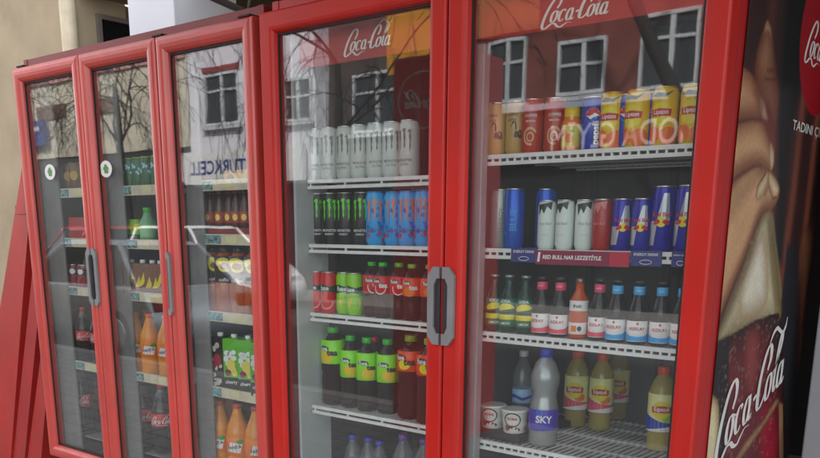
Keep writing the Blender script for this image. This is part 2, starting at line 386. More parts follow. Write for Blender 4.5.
def add_door(root, x0, x1, prof, m, lab=None):
    d = door_frame(x0, x1, DB, DT, prof).build('door', m, root)
    if lab: d['label'] = lab
    i = prof[-2][0]-.006
    MB().box((x0+i, .027, DB+i), (x1-i, .033, DT-i)).build('glass', GLASS, d)
    MB().add(*ring_box(x0+i+.004, x1-i-.004, DB+i+.004, DT-i-.004, .008, .021, .0255)).build('gasket', BLACK, d)
    return d
def ring_box(x0, x1, z0, z1, t, y0, y1):
    vs = []
    for y in (y0, y1):
        vs += [(x0, y, z0), (x1, y, z0), (x1, y, z1), (x0, y, z1), (x0+t, y, z0+t), (x1-t, y, z0+t), (x1-t, y, z1-t), (x0+t, y, z1-t)]
    fs = []
    for k in range(4):
        j = (k+1) % 4
        fs += [(k, j, 4+j, 4+k), (8+k, 12+k, 12+j, 8+j), (k, 8+k, 8+j, j), (4+k, 4+j, 12+j, 12+k)]
    return vs, fs
def handle(door, xs, side, zc, h, wd):
    """half of an octagonal pull: a C-shaped grey plate with a dark grip slot"""
    s = side; c = wd*.45; t = wd*.52
    out = [(0, -h/2), (wd-c, -h/2), (wd, -h/2+c*1.3), (wd, h/2-c*1.3), (wd-c, h/2), (0, h/2)]
    inn = [(0, h/2-t*1.5), (wd-t-c*.5, h/2-t*1.5), (wd-t, h/2-t*1.5-c), (wd-t, -h/2+t*1.5+c), (wd-t-c*.5, -h/2+t*1.5), (0, -h/2+t*1.5)]
    vs = []
    for y in (-.012, -.002):
        vs += [(xs+s*u, y, zc+v) for u, v in out]+[(xs+s*u, y, zc+v) for u, v in reversed(inn)]
    fs = []
    for k in range(5): fs += [(k, k+1, 6+k+1, 6+k), (12+k, 18+k, 18+k+1, 12+k+1), (k, 12+k, 12+k+1, k+1), (6+k, 6+k+1, 18+k+1, 18+k)]
    fs += [(0, 6, 18, 12), (5, 17, 23, 11)]
    hd = MB().add(vs, fs).build('handle', GREY, door)
    a, b = sorted((xs, xs+s*(wd-t+.001)))
    MB().box((a, -.006, zc-h/2+t*1.4), (b, -.001, zc+h/2-t*1.4)).build('grip_slot', DKGREY, door)
    return hd
def shelf(root, x0, x1, z, yb=.66, lip=True, yf=.122):
    mb = MB()
    if lip:
        mb.box((x0, .112, z-.009), (x1, .122, z+.002)).box((x0, .112, z-.027), (x1, .122, z-.017))
        nb = 26 if lip == 2 else 5
        for k in range(nb):
            x = x0+.012+(x1-x0-.024)*k/(nb-1); mb.box((x-.003, .114, z-.017), (x+.003, .12, z-.009))
    n = int((x1-x0)/.021)
    for k in range(n+1):
        x = x0+.004+(x1-x0-.008)*k/n
        mb.box((x-.0022, yf, z-.005), (x+.0022, yb, z-.0006))
    for y in (.25, .4, .55, yb): mb.box((x0, y-.003, z-.011), (x1, y+.003, z-.0055))
    return mb.build('shelf', WIRE, root)

def cabinet(root, x0, x1, walls, dm, ztop):
    """carcass open to the front, liner, back"""
    MB().box((x0+.002, .058, .1), (x0+.03, .82, ztop)).box((x1-.03, .058, .1), (x1-.002, .82, ztop)).box((x0+.031, .70, .1), (x1-.031, .815, ztop-.002)) \
        .box((x0+.031, .06, ztop-.1), (x1-.031, .699, ztop-.001)).box((x0+.031, .06, .1), (x1-.031, .699, .46)).build('cabinet', dm, root)
    for xw, s in walls:
        a, b = sorted((xw, xw-s*.012))
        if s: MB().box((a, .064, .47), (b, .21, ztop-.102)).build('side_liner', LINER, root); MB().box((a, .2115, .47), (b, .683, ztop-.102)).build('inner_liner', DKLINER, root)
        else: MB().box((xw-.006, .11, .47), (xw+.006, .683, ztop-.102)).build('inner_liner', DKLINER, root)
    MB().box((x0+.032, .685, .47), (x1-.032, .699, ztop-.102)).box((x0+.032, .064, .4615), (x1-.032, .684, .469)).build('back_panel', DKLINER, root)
    MB().box((x0+.01, .05, .08), (x1-.01, .09, .43), .004).build('base_grille', DKGREY, root)
    for x in (x0+.08, x1-.08):
        for y in (.15, .74): MB().lathe([(.03, 0), (.03, .02), (.018, .025), (.018, .1)], 10, (x, y, 0)).build('foot', BLACK, root)

# ---- right fridge
f2 = thing('display_fridge', 'tall red two door glass drinks fridge with bottle poster on its side', 'fridge')
cabinet(f2, X20, X21, [(-2.195, 1), (-.845, -1)], mat('red_sheet_metal', (.45, .015, .016), .4, noise=.05, scale=3), 2.205)
d2a = add_door(f2, X20, X2M-.003, PROF_FLAT, RED); d2b = add_door(f2, X2M+.003, X21, PROF_FLAT, RED)
hz = at(440, 306, 1, 0).z
handle(d2a, X2M-.005, -1, hz, .222, .042); handle(d2b, X2M+.005, 1, hz, .222, .042)
MB().box((-1.515, .125, .47), (-1.503, .683, 2.1)).build('inner_liner', DKLINER, f2)
MB().box((-1.488, .075, .47), (-1.456, .105, 1.99), .004).build('divider_post', mat('grey_mullion', (.36, .34, .35), .45), f2)
SHL = [1.657, 1.450, 1.219, .893]; SHR = [1.704, 1.449, 1.210, .882]
for z in SHL: shelf(f2, -2.19, -1.535, z)
for z in SHR: shelf(f2, -1.483, -.85, z, lip=2)
MB().box((-2.19, .16, .545), (-1.535, .66, .552)).box((-1.483, .16, .545), (-.85, .66, .552)).build('floor_tray', mat('grey_tray', (.2, .2, .2), .5), f2)
for x in (-2.14, -1.86, -1.58, -1.42, -1.15, -.9):
    MB().box((x-.01, .66, .47), (x+.01, .683, 2.1)).build('shelf_upright', BLACK, f2)
def script_on(root, place, m, name='lettering', S=SCRIPT, lift=.0003):
    mb = MB()
    for k, (vs, fs) in enumerate(S): mb.add([place(u, v, k*lift) for u, v in vs], fs)
    return mb.build(name, m, root)
HRED = mat('header_red', (.40, .006, .009), .4, noise=.03)
for (xa, xb, pc_, pb, wtx) in ((-2.19, -1.54, (368, 38), (321, 66), (343, 393)), (-1.48, -.85, (576, 6), (525, 34), (541, 612))):
    zb = at(*pb, 1, .09).z
    hd = MB().box((xa, .09, zb), (xb, .096, 2.104), .001).build('header_sign', HRED, f2)
    MB().box((xa, .086, 2.1045), (xb, .098, 2.110)).build('trim', mat('pale_trim', (.6, .66, .58), .4), hd)
    c = at(*pc_, 1, .09); wd = at(wtx[1], pc_[1], 1, .09).x-at(wtx[0], pc_[1], 1, .09).x
    script_on(hd, lambda u, v, l: (c.x+u*wd, .0892-l, c.z+v*wd), WHITE)
# maker's plate
a, b = at(262, 37, 1, .02), at(285, 27.5, 1, .02)
pl = MB().box((a.x, .020, a.z+.004), (b.x, .0265, b.z+.004)).build('maker_plate', mat('yellowed_plate', (.6, .52, .3), .5), d2a)
g = fit(text_geo('ŞENOCAK', .015), (b.x-a.x)*.86, (b.z-a.z)*.5)
MB().add(*flat(g, lambda u, v: ((a.x+b.x)/2+u, .0194, (a.z+b.z)/2+.004+v))).build('lettering', mat('ink_black', (.015, .015, .015), .5), pl)

# ---- side poster: a flat print, its picture painted per point of a fine grid
XP = X21+.0005
def pp(px, py): q = at(px, py, 0, X21); return (q.y, q.z)
def build_poster():
    ny, nz = 150, 300; y0, y1, z0, z1 = .098, .815, .3, 2.2
    ys = np.linspace(y0, y1, ny); zs = np.concatenate([np.linspace(z0, .75, 20)[:-1], np.linspace(.75, z1, nz-19)])
    nz = len(zs); Y, Z = np.meshgrid(ys, zs)
    img = np.zeros((nz, ny, 3))
    def sdf(poly):
        P = np.array(poly); d = np.full(Y.shape, 9.); ins = np.zeros(Y.shape, bool); n = len(P)
        for i in range(n):
            a, b = P[i], P[(i+1) % n]; ab = b-a
            t = np.clip(((Y-a[0])*ab[0]+(Z-a[1])*ab[1])/(ab@ab+1e-12), 0, 1)
            d = np.minimum(d, np.hypot(Y-a[0]-t*ab[0], Z-a[1]-t*ab[1]))
            c = ((a[1] > Z) != (b[1] > Z)) & (Y < (b[0]-a[0])*(Z-a[1])/(b[1]-a[1]+1e-12)+a[0]); ins ^= c
        return np.where(ins, d, -d)
    def smooth(P):
        P = [Vector(p) for p in P]; n = len(P); out = []
        for i in range(n):
            p0, p1, p2, p3 = P[i-1], P[i], P[(i+1) % n], P[(i+2) % n]
            for k in range(5):
                t = k/5; out.append(.5*((2*p1)+(p2-p0)*t+(2*p0-5*p1+4*p2-p3)*t*t+(3*p1-p0-3*p2+p3)*t**3))
        return [(p.x, p.y) for p in out]
    def lay(px, col, edge=None, soft=.003, ew=.04, sm=True, op=1.):
        if edge: edge = (edge[0]*.84, edge[1]*.74, edge[2]*.68); ew *= 1.4
        s = sdf(smooth([pp(*p) for p in px]) if sm else [pp(*p) for p in px]); a = op*np.clip(s/soft+.5, 0, 1)[..., None]
        c = np.array(lin(col))*np.ones_like(img)
        if edge is not None:
            k = np.clip(1-s/ew, 0, 1)[..., None]**1.5; c = c*(1-k)+np.array(lin(edge))*k
        img[:] = img*(1-a)+c*a
    # warm dark planks behind the bottle
    rs = np.random.RandomState(4)
    ph = Y*38+1.2*np.sin(Z*2.1)+.7*np.sin(Z*5+Y*6)
    k = (.5+.5*np.sin(ph))**3
    dark = np.array(lin((58, 36, 36))); warm = np.array(lin((150, 84, 62)))
    img[:] = dark+(warm-dark)*(k*np.clip((Y-.1)*1.2, .1, .8)*np.clip(1.5-abs(Z-1.5), .25, 1))[..., None]
    lay([(788, -40), (812, -40), (803, 40), (800, 90), (790, 130), (784, 200), (781, 260), (776, 260), (776, 120), (783, 20)], (24, 24, 26), soft=.05, sm=False)
    lay([(786, 245), (797, 245), (800, 300), (799, 460), (783, 460), (781, 300)], (44, 44, 48), soft=.02, sm=False)
    lay([(801, 235), (813, 235), (803, 320), (797, 400), (799, 300)], (150, 100, 70), (110, 60, 50), soft=.03, ew=.05)
    lay([(798, 380), (803, 330), (800, 420), (796, 458), (793, 458)], (120, 92, 70), soft=.03)
    # bottle: glass neck, then the dark drink
    lay([(758, 210), (770, 207), (773, 235), (778, 275), (780, 318), (766, 325), (745, 330), (722, 345), (716, 340), (726, 305), (744, 258)], (196, 186, 150), (128, 110, 66), soft=.004, ew=.06)
    lay([(752, 250), (764, 236), (766, 300), (745, 318), (738, 300)], (224, 218, 196), (190, 178, 142), soft=.03, ew=.05)
    lay([(772, 215), (775, 240), (781, 290), (778, 300), (774, 260), (770, 225)], (132, 120, 84), soft=.012)
    lay([(716, 342), (735, 332), (755, 320), (778, 312), (781, 330), (784, 400), (786, 480), (705, 480), (708, 420)], (104, 34, 40), (40, 26, 28), soft=.004, ew=.07, sm=False)
    lay([(716, 342), (728, 336), (728, 400), (722, 480), (706, 480), (710, 400)], (34, 30, 32), soft=.02, sm=False)
    lay([(744, 335), (757, 326), (760, 345), (757, 380), (748, 400), (742, 380)], (140, 60, 58), (112, 38, 42), soft=.03, ew=.05)
    lay([(768, 322), (777, 318), (780, 345), (781, 400), (776, 380), (772, 345)], (58, 40, 40), soft=.02)
    lay([(760, 420), (770, 408), (776, 440), (772, 470), (762, 470)], (150, 30, 50), soft=.05)
    lay([(706, 395), (711, 394), (718, 405), (718, 440), (715, 470), (702, 475), (704, 430)], (214, 200, 158), (150, 124, 72), soft=.006, ew=.03)
    lay([(722, 478), (745, 440), (762, 420), (775, 398), (779, 398), (777, 405), (764, 426), (750, 446), (732, 470), (727, 482)], (168, 128, 92), (110, 70, 56), soft=.005, ew=.02, sm=False)
    lay([(778, 402), (782, 404), (783, 470), (779, 470)], (150, 110, 82), soft=.006, sm=False)
    # hand, back to front
    lay([(766, 20), (770, 26), (773, 45), (775, 68), (778, 95), (776, 125), (773, 150), (768, 130), (762, 110), (755, 88), (754, 66), (757, 46), (762, 30)], (156, 112, 82), (112, 62, 52), soft=.004, ew=.05)
    lay([(766, 20), (770, 27), (771, 40), (768, 33), (763, 33)], (190, 158, 130), (150, 110, 86), soft=.004, ew=.02)
    lay([(757, 110), (766, 100), (773, 120), (774, 150), (768, 170), (758, 140)], (120, 60, 54), soft=.02)
    lay([(730, 60), (744, 68), (752, 76), (759, 90), (761, 105), (759, 117), (750, 119), (738, 121), (725, 124)], (202, 152, 112), (146, 92, 70), soft=.004, ew=.05)
    lay([(759, 96), (763, 100), (766, 112), (767, 121), (760, 116)], (208, 184, 150), (170, 130, 100), soft=.004, ew=.02)
    lay([(725, 126), (738, 123), (752, 119), (760, 121), (766, 131), (770, 146), (772, 158), (770, 170), (755, 167), (742, 172), (722, 184)], (208, 162, 118), (150, 96, 68), soft=.004, ew=.045)
    lay([(769, 143), (773, 150), (773, 165), (769, 170)], (212, 196, 160), (180, 150, 112), soft=.004, ew=.02)
    lay([(716, 215), (735, 178), (748, 168), (758, 165), (768, 170), (775, 178), (779, 188), (777, 200), (770, 210), (762, 215), (752, 240), (738, 272), (722, 310), (712, 330), (708, 300)], (206, 160, 118), (148, 96, 70), soft=.004, ew=.045)
    lay([(755, 198), (757, 185), (764, 174), (767, 172), (767, 182), (763, 194), (758, 200)], (216, 196, 160), (188, 152, 116), soft=.005, ew=.02)
    lay([(768, 172), (774, 178), (778, 188), (776, 197), (772, 197), (768, 186)], (224, 206, 170), (194, 160, 124), soft=.005, ew=.02)
    lay([(722, 205), (738, 186), (754, 170), (758, 168), (750, 180), (734, 203), (722, 222)], (188, 148, 108), soft=.03)
    SH = (116, 66, 48)                                       # printed shading of the photograph on the panel
    lay([(728, 112), (742, 110), (757, 106), (761, 112), (757, 119), (742, 121), (725, 126)], SH, soft=.03, op=.5, sm=False)
    lay([(756, 84), (761, 95), (762, 112), (757, 112), (752, 92)], SH, soft=.025, op=.5, sm=False)
    lay([(722, 172), (738, 163), (752, 156), (768, 158), (770, 169), (752, 166), (738, 174), (720, 188)], SH, soft=.03, op=.5, sm=False)
    lay([(722, 300), (745, 245), (760, 208), (774, 202), (766, 216), (752, 244), (735, 282), (716, 326)], SH, soft=.03, op=.5, sm=False)
    lay([(735, 196), (748, 182), (754, 186), (742, 204), (722, 240), (716, 226)], SH, soft=.035, op=.35, sm=False)
    lay([(754, 62), (763, 70), (775, 72), (778, 100), (774, 150), (768, 130), (760, 105), (753, 84)], (108, 44, 36), soft=.06, op=.5, sm=False)
    lay([(756, 215), (762, 214), (752, 255), (735, 300), (724, 325), (718, 325), (735, 280)], (70, 50, 30), soft=.03, op=.45, sm=False)
    lay([(770, 215), (777, 260), (781, 312), (774, 312), (769, 262), (766, 220)], (110, 92, 52), soft=.02, op=.6, sm=False)
    # creases, nail rims and wet beads of the print
    for ln in ([(728, 125), (740, 121.5), (752, 118.6), (761, 120.5)], [(716, 190), (728, 182.5), (740, 175), (752, 167), (760, 165.5)], [(760, 92), (762, 106), (760.5, 118)], [(774, 100), (774.5, 128), (772.5, 148)],
               [(755, 197), (757.5, 185), (765, 173)], [(768, 172), (767.5, 186), (763.5, 196)], [(776, 197), (772, 198.5), (768, 187)], [(766, 70), (770, 71), (774, 70)], [(764, 78), (769, 80), (775, 79)]):
        up_ = [(x, y-.9) for x, y in ln]; dn = [(x, y+.9) for x, y in reversed(ln)]
        lay(up_+dn, (78, 38, 30), soft=.008, sm=False)
    body = np.clip(sdf([pp(*p) for p in [(752, 225), (771, 215), (780, 316), (786, 470), (706, 470), (722, 340)]])/.01, 0, 1)
    bead = np.zeros(Y.shape)
    for _ in range(900):
        by, bz, br = rs.uniform(.1, .62), rs.uniform(.8, 1.7), rs.uniform(.0015, .0045)
        j0, j1 = np.searchsorted(zs, (bz-2*br, bz+2*br)); i0, i1 = np.searchsorted(ys, (by-2*br, by+2*br))
        if j1 > j0 and i1 > i0: bead[j0:j1, i0:i1] = np.maximum(bead[j0:j1, i0:i1], np.clip(1.3-np.hypot(Y[j0:j1, i0:i1]-by, Z[j0:j1, i0:i1]-bz)/br, 0, 1))
    k = (bead*body*.28)[..., None]; img[:] = img*(1-k)+np.array(lin((226, 206, 180)))*k
    low = sum(np.sin(Y*a_+Z*b_+c_) for a_, b_, c_ in rs.uniform(-60, 60, (14, 3)))/14
    img[:] *= (1+.2*low)[..., None]*.96
    # round red emblem
    cy, cz, R = .665, 2.0, .185
    d = np.hypot(Y-cy, Z-cz); a = np.clip((R-d)/.004+.5, 0, 1)[..., None]
    img[:] = img*(1-a)+np.array(lin((156, 24, 34)))*a
    img[:] *= (1+.06*rs.randn(nz, ny, 1))
    vs = [(XP+.0015, Y[j, i], Z[j, i]) for j in range(nz) for i in range(ny)]
    fs = [(j*ny+i, j*ny+i+1, (j+1)*ny+i+1, (j+1)*ny+i) for j in range(nz-1) for i in range(ny-1)]
    o = MB().add(vs, fs).build('side_poster', attrmat('printed_poster'), f2)
    at_ = o.data.color_attributes.new('print', 'FLOAT_COLOR', 'POINT')
    buf = np.ones((nz*ny, 4), np.float32); buf[:, :3] = np.clip(img.reshape(-1, 3), 0, 1); at_.data.foreach_set('color', buf.ravel())
    return o
poster = build_poster()
pw = mat('poster_white', (.72, .7, .66), .45)
def side_script(p0, p1, ht, S=SCRIPT, m=pw, tall=1.):
    """script whose ends lie at two points of the side panel"""
    A, B = Vector(pp(*p0)), Vector(pp(*p1)); e = B-A; L = e.length; e.normalize(); n_ = Vector((-e.y, e.x)); M = (A+B)/2
    return script_on(poster, lambda u, v, l: (XP+.003+l, M.x+e.x*u*L+n_.x*v*L*tall, M.y+e.y*u*L+n_.y*v*L*tall), m, lift=.00012)
side_script((712, 432), (785, 353), 0, tall=.95)
cy, cz = .665, 2.0
script_on(poster, lambda u, v, l: (XP+.003+l, .675+u*.30, 1.995+v*.30), pw, lift=.00012)
gt = fit(text_geo('TADINI ÇIKAR', .01), .36, .026)
MB().add(*flat(gt, lambda u, v: (XP+.003, .49+.18+u, 1.772+v*1.2))).build('lettering', pw, poster)

# ---- left fridge
f1 = thing('display_fridge', 'narrower red three door glass drinks fridge at the left', 'fridge')
cabinet(f1, XL, XR1, [(-3.846, 0), (-3.362, 0), (-2.848, 0), (-2.356, 0)], DKRED, 2.205)
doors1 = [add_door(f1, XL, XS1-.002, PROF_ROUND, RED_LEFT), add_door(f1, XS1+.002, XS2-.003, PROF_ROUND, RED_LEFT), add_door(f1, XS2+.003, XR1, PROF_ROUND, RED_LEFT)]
hz = at(92, 277, 1, 0).z
handle(doors1[0], XS1-.004, -1, hz, .235, .034); handle(doors1[1], XS1+.004, 1, hz, .235, .034)
hz = at(170, 284, 1, 0).z
handle(doors1[2], XS2+.005, 1, hz, .235, .026)
for x in (XL+.05, XS2, XR1-.05):
    MB().box((x-.03, .012, DT+.003), (x+.03, .057, DT+.010), .002).build('hinge', BLACK, f1)
YF = .064
fx = lambda px, py, y=.115: at(px, py, 1, y).x
for pa, pb in ((46, 65), (108, 128), (190, 206)):
    MB().box((fx(pa, 250, YF+.004), YF, .475), (fx(pb, 250, YF+.004), YF+.01, 2.1), .003).build('light_post', mat('dull_grey_lamp_cover', (.19, .20, .197), .4, noise=.1, grime=.3), f1)
def price_shelf(x0, x1, z):
    s_ = shelf(f1, x0, x1, z, lip=False, yf=YF+.012)
    MB().box((x0, YF, z-.026), (x1, YF+.01, z+.012)).build('price_strip', CREAM, s_)
    MB().box((x0+.002, YF-.002, z-.022), (x0+random.uniform(.05, .1), YF-.0002, z+.008)).build('flower_print', TEALP, s_)
    q = x0+random.uniform(.11, .17)
    MB().box((q, YF-.002, z-.020), (q+random.uniform(.04, .08), YF-.0002, z+.007)).build('price_card', mat('pale_card', (.66, .6, .34), .5), s_)
zs_ = lambda px, py: at(px, py, 1, YF).z-.012
S1 = [zs_(120, 186), zs_(120, 239), zs_(127, 291), zs_(133, 371)]; S3 = [zs_(208, 180), zs_(208, 234), zs_(203, 310), zs_(207, 385)]
SX = [(fx(65, 250, YF)+.004, -3.375), (fx(127, 250, YF)+.004, -2.862), (fx(205, 250, YF)+.004, -2.37)]
for z in S1: price_shelf(*SX[0], z); price_shelf(*SX[1], z)
for z in S3: price_shelf(*SX[2], z)
for xa, xb in SX: MB().box((xa, .08, .55), (xb, .66, .556)).build('floor_tray', mat('grey_tray', (.2, .2, .2), .5), f1)
# round leaf stickers
for d_, px in ((doors1[0], (50, 172)), (doors1[1], (106, 169))):
    c = at(*px, 1, .026)
    MB().add(*flat(ell2d(0, 0, .043, .032, 28), lambda u, v: (c.x+u, .0255, c.z+v))).build('leaf_sticker', WHITE, d_)
    st = d_.children[-1]
    mb = MB()
    for dx, dz, rx, rz in ((0, .010, .010, .009), (-.010, .002, .009, .008), (.010, .001, .010, .009), (-.004, -.010, .009, .008), (.009, -.012, .008, .006)):
        mb.add(*flat(ell2d(dx, dz, rx, rz, 12), lambda u, v: (c.x+u, .0248-dz*.01-dx*.013, c.z+v)))
    o = mb.build('leaf_emblem', mat('leaf_green', (.12, .3, .08), .5), d_)

# ---- red boards leaning on the left fridge
def leaner(label, x0b, x1b, x0t, x1t, y0, y1, zt, m):
    t = thing('leaning_board', label, 'board', ((x0b+x1b)/2, (y0+y1)/2, 0), group='red boards leaning beside the left fridge')
    poly = [(x0b, 0), (x1b, 0), (x1t, zt), (x0t, zt)]
    part(MB().prism(poly, y0, y1), 'panel', m, t)
    ev = []
    for f in (.12, .88):
        ev.append((x0b+(x0t-x0b)*f, zt*f, x1b+(x1t-x1b)*f))
    for xa, z, xb in ev: part(MB().box((xa+.01, y0-.006, z-.02), (xb-.01, y0-.001, z+.02)), 'batten', m, t)
    return t
RB1 = mat('board_red', (.5, .022, .016), .42, noise=.06, scale=4, grime=.4)
RB2 = mat('board_red_dull', (.44, .018, .018), .5, noise=.08, scale=4, grime=.4)
def bx(px, py, y): return at(px, py, 1, y)
def edge(pa, pb, y, zt):
    a, b = at(*pa, 1, y), at(*pb, 1, y); k = (b.x-a.x)/(b.z-a.z); return a.x-k*a.z, a.x+k*(zt-a.z)
e0 = edge((20, 180), (0, 308), .18, 1.8); e1 = edge((29, 300), (12, 458), .18, 1.8)
leaner('broad outermost red board leaning left of the left fridge', e0[0], e1[0], e0[1], e0[1]+.10, .18, .55, 1.8, RB1)
e2 = edge((29.5, 300), (13, 458), .19, 1.5); e3 = edge((41, 340), (26, 458), .19, 1.5)
leaner('dull middle red board between two other leaning red boards', e2[0], e3[0], e2[1], e2[1]+.09, .19, .55, 1.5, RB2)
e4 = edge((41.5, 350), (27.5, 458), .20, 1.35)
leaner('innermost red board, the one leaning closest to the left fridge', e4[0], e4[0]+.17, e4[1], e4[1]+.04, .20, .55, 1.35, RB1)

# ================================================================== DRINKS
def M(name, rgb, rough=.35, metal=0., noise=.04, **k):
    c = lin(rgb); l = sum(c)/3
    return mat(name, tuple(min(.82, max(.004, (l+(x-l)*1.2)*1.18)) for x in c), rough, metal, noise, **k)
INK = M('ink_dark', (28, 28, 30), .4); INKW = M('ink_white', (225, 225, 222), .4); INKR = M('ink_red', (176, 28, 36), .4)
INKY = M('ink_yellow', (236, 196, 40), .4); INKO = M('ink_orange', (226, 120, 34), .4); INKG = M('ink_green', (60, 140, 40), .4)
INKB = M('ink_blue', (36, 60, 150), .4); INKN = M('ink_navy', (30, 38, 96), .4); INKP = M('ink_grey', (110, 112, 114), .4)
INKDG = M('ink_deep_green', (16, 60, 40), .4); INKPK = M('ink_pink', (206, 84, 110), .4); INKLB = M('ink_light_blue', (70, 140, 200), .4)
INKT = M('ink_purple', (110, 60, 140), .4); INKLG = M('ink_lime', (126, 196, 60), .4)
def blank(name): return thing(name, 'drink', 'drink')
def can(name, r, h, bm, prints=(), lid=None):
    t = blank(name)
    MB().lathe([(r*.80, 0), (r*.84, .003), (r, .014), (r, h-.017), (r*.86, h-.005), (r*.86, h-.003)], 24).build('can_body', bm, t)
    MB().lathe([(r*.885, h-.004), (r*.89, h-.0005), (r*.87, h), (r*.82, h-.001), (r*.8, h-.006)], 24).build('lid', lid or SILVER, t)
    for i, (nm, g, m, z, th, cut) in enumerate(prints):
        mb = MB()
        for q in (g if isinstance(g, list) else [g]): wrap(mb, q, r, z, th, .0005+.0003*i, cut)
        mb.build(nm, m, t)
    return t
def bottle(name, prof, bm, cap, capm, labels=(), n=22, rl=None):
    """prof: outline; cap: (radius, z0, z1); labels: (name, radius, z0, z1, mat, prints)"""
    t = blank(name)
    MB().lathe(prof, n).build('bottle_body', bm, t)
    cr, c0, c1 = cap
    MB().lathe([(cr*.96, c0), (cr, c0+.001), (cr, c1-.002), (cr*.9, c1)], 16).build('cap', capm, t)
    for nm, lr, z0, z1, m, prints in labels:
        lb = MB().lathe([(lr-.0004, z0), (lr, z0+.0005), (lr, z1-.0005), (lr-.0004, z1)], n).build(nm, m, t)
        for i, (pn, g, pm, z, th, cut) in enumerate(prints):
            mb = MB()
            for q in (g if isinstance(g, list) else [g]): wrap(mb, q, lr, z, th, .0004+.0003*i, cut)
            mb.build(pn, pm, lb)
    return t
def T(s, ht=None, wd=None, bold=.012, it=0.): return fit(text_geo(s, bold, it), wd, ht)
def grp(*gs): return list(gs)
def shift(g, dx, dy): return [(x+dx, y+dy) for x, y in g[0]], g[1]
def turn(g, a): c, s = math.cos(a), math.sin(a); return [(x*c-y*s, x*s+y*c) for x, y in g[0]], g[1]
def claws(wd, ht):
    out = []
    for k, (x, top, bot) in enumerate(((-.36, .42, -.5), (.0, .5, -.34), (.36, .46, -.5))):
        L = [(x-.15, top-.10), (x-.04, top), (x+.13, top-.03), (x+.08, top-.16), (x+.11, .1), (x+.06, -.1), (x+.09, -.25), (x+.0, bot), (x-.03, -.2), (x-.01, -.05), (x-.06, .15), (x-.03, top-.18)]
        out.append(poly2d([(a*wd, b*ht) for a, b in L]))
    return out
def face(X, Y, k=.6): return k*math.atan2(-X, Y+2)+random.uniform(-.32, .32)
ORD = ['first', 'second', 'third', 'fourth', 'fifth', 'sixth', 'seventh', 'eighth', 'ninth']
def row(proto, items, y, z, group, cat, lab, rot=.6, jit=.009, used=[None]):
    """items: x places; lab(i,n) -> label.  The prototype itself is the first"""
    note_kids(proto)
    for i, it in enumerate(items):
        x, yy = it if isinstance(it, tuple) else (it, y)
        o = proto if i == 0 else copy_tree(proto)
        o.location = (x+random.uniform(-.002, .002), yy+random.uniform(-jit, jit), z+.001); o.rotation_euler = (0, 0, face(x, yy, rot))
        o['label'] = lab(i, len(items)); o['category'] = cat
        if group: o['group'] = group
def olab(desc, where):
    return lambda i, n: f"{desc}, {ORD[i]} from the left {where}".strip()

# --- right fridge, left door
wm = M('white_can_paint', (190, 196, 192), .3)
p = can('drink_can', .0325, .168, wm, [('claw_print', claws(.05, .07), INKP, .108, 0, False), ('lettering', [T('MONSTER', wd=.05), shift(T('ULTRA', wd=.03), 0, -.012)], INKP, .05, 0, True)])
row(p, [-2.205, -2.138, -2.070, -2.002, -1.930, -1.862, -1.793], .17, SHL[0], 'white claw cans on the top shelf', 'drink can', olab('white can with grey claw marks', 'on the top shelf'))
bm_ = M('black_can_paint', (20, 21, 22), .3)
p = can('drink_can', .0325, .168, bm_, [('claw_print', claws(.05, .075), M('neon_green', (96, 200, 40), .4), .112, 0, False), ('lettering', [T('MONSTER', wd=.05), shift(T('ENERGY', wd=.03), 0, -.012)], INKW, .046, 0, True)])
row(p, [-2.203, -2.138, -2.070, -2.002], .17, SHL[1], 'black claw cans on the second shelf', 'drink can', olab('black can with neon green claw marks', 'on its shelf'))
def splash(seed, wd, z0, z1, n=26, s=.009):
    rnd = random.Random(seed); out = []
    for k in range(n):
        cx, cz = rnd.uniform(-wd/2, wd/2), rnd.uniform(z0, z1); m = rnd.randint(5, 7)
        out.append(poly2d([(cx+s*rnd.uniform(.3, 1)*math.cos(2*PI*j/m), cz+1.3*s*rnd.uniform(.3, 1)*math.sin(2*PI*j/m)) for j in range(m)]))
    return out
p = can('drink_can', .0325, .168, M('sky_blue_can_paint', (70, 150, 205), .3), [('splash_print', splash(3, .17, -.06, .06), M('deep_sky_blue', (44, 96, 170), .4), .08, 0, False), ('fruit_print', splash(5, .15, -.012, .012, 10, .008), INKR, .03, 0, False),
    ('claw_print', claws(.05, .075), M('coral', (206, 120, 90), .4), .108, 0, False), ('lettering', T('MONSTER', wd=.05), M('plum', (110, 50, 80), .4), .046, 0, True)], M('blue_lid', (90, 140, 190), .3, .8))
row(p, [-1.929, -1.866, -1.797, -1.730, -1.662], .17, SHL[1], 'sky blue cans on the second shelf', 'drink can', olab('sky blue patterned claw can with coral marks', 'on its shelf'))
def slim(bodym, lowprint, lowm, textm):
    return can('drink_can', .0285, .140, bodym, [('leaf_band', [poly2d([(-.06, -.012), (-.03, -.016), (0, -.010), (.03, -.015), (.07, -.01), (.07, .006), (.04, .012), (.01, .006), (-.02, .014), (-.06, .008)])], INKDG, .085, 0, True), ('fruit_print', lowprint, lowm, .04, 0, False), ('lettering', T('fuse', wd=.034, bold=.03), textm, .086, -.3, True)])
p = slim(M('crimson_can_paint', (190, 30, 48), .3), [ring2d(0, 0, .024, .026, .004, 20, PI, 2*PI)], M('pale_pink', (226, 160, 160), .4), INKW)
row(p, [-2.203, -2.143], .165, SHL[2], 'slim crimson cans on the third shelf', 'drink can', olab('slim crimson tea can with dark green band', 'of its pair'))
p = slim(M('lime_can_paint', (130, 190, 50), .3), [ell2d(.006, 0, .024, .02)], M('peach', (226, 176, 90), .4), INKW)
row(p, [-2.082, -2.024], .165, SHL[2], 'slim lime green cans on the third shelf', 'drink can', olab('slim lime green tea can with peach print', 'of its pair'))
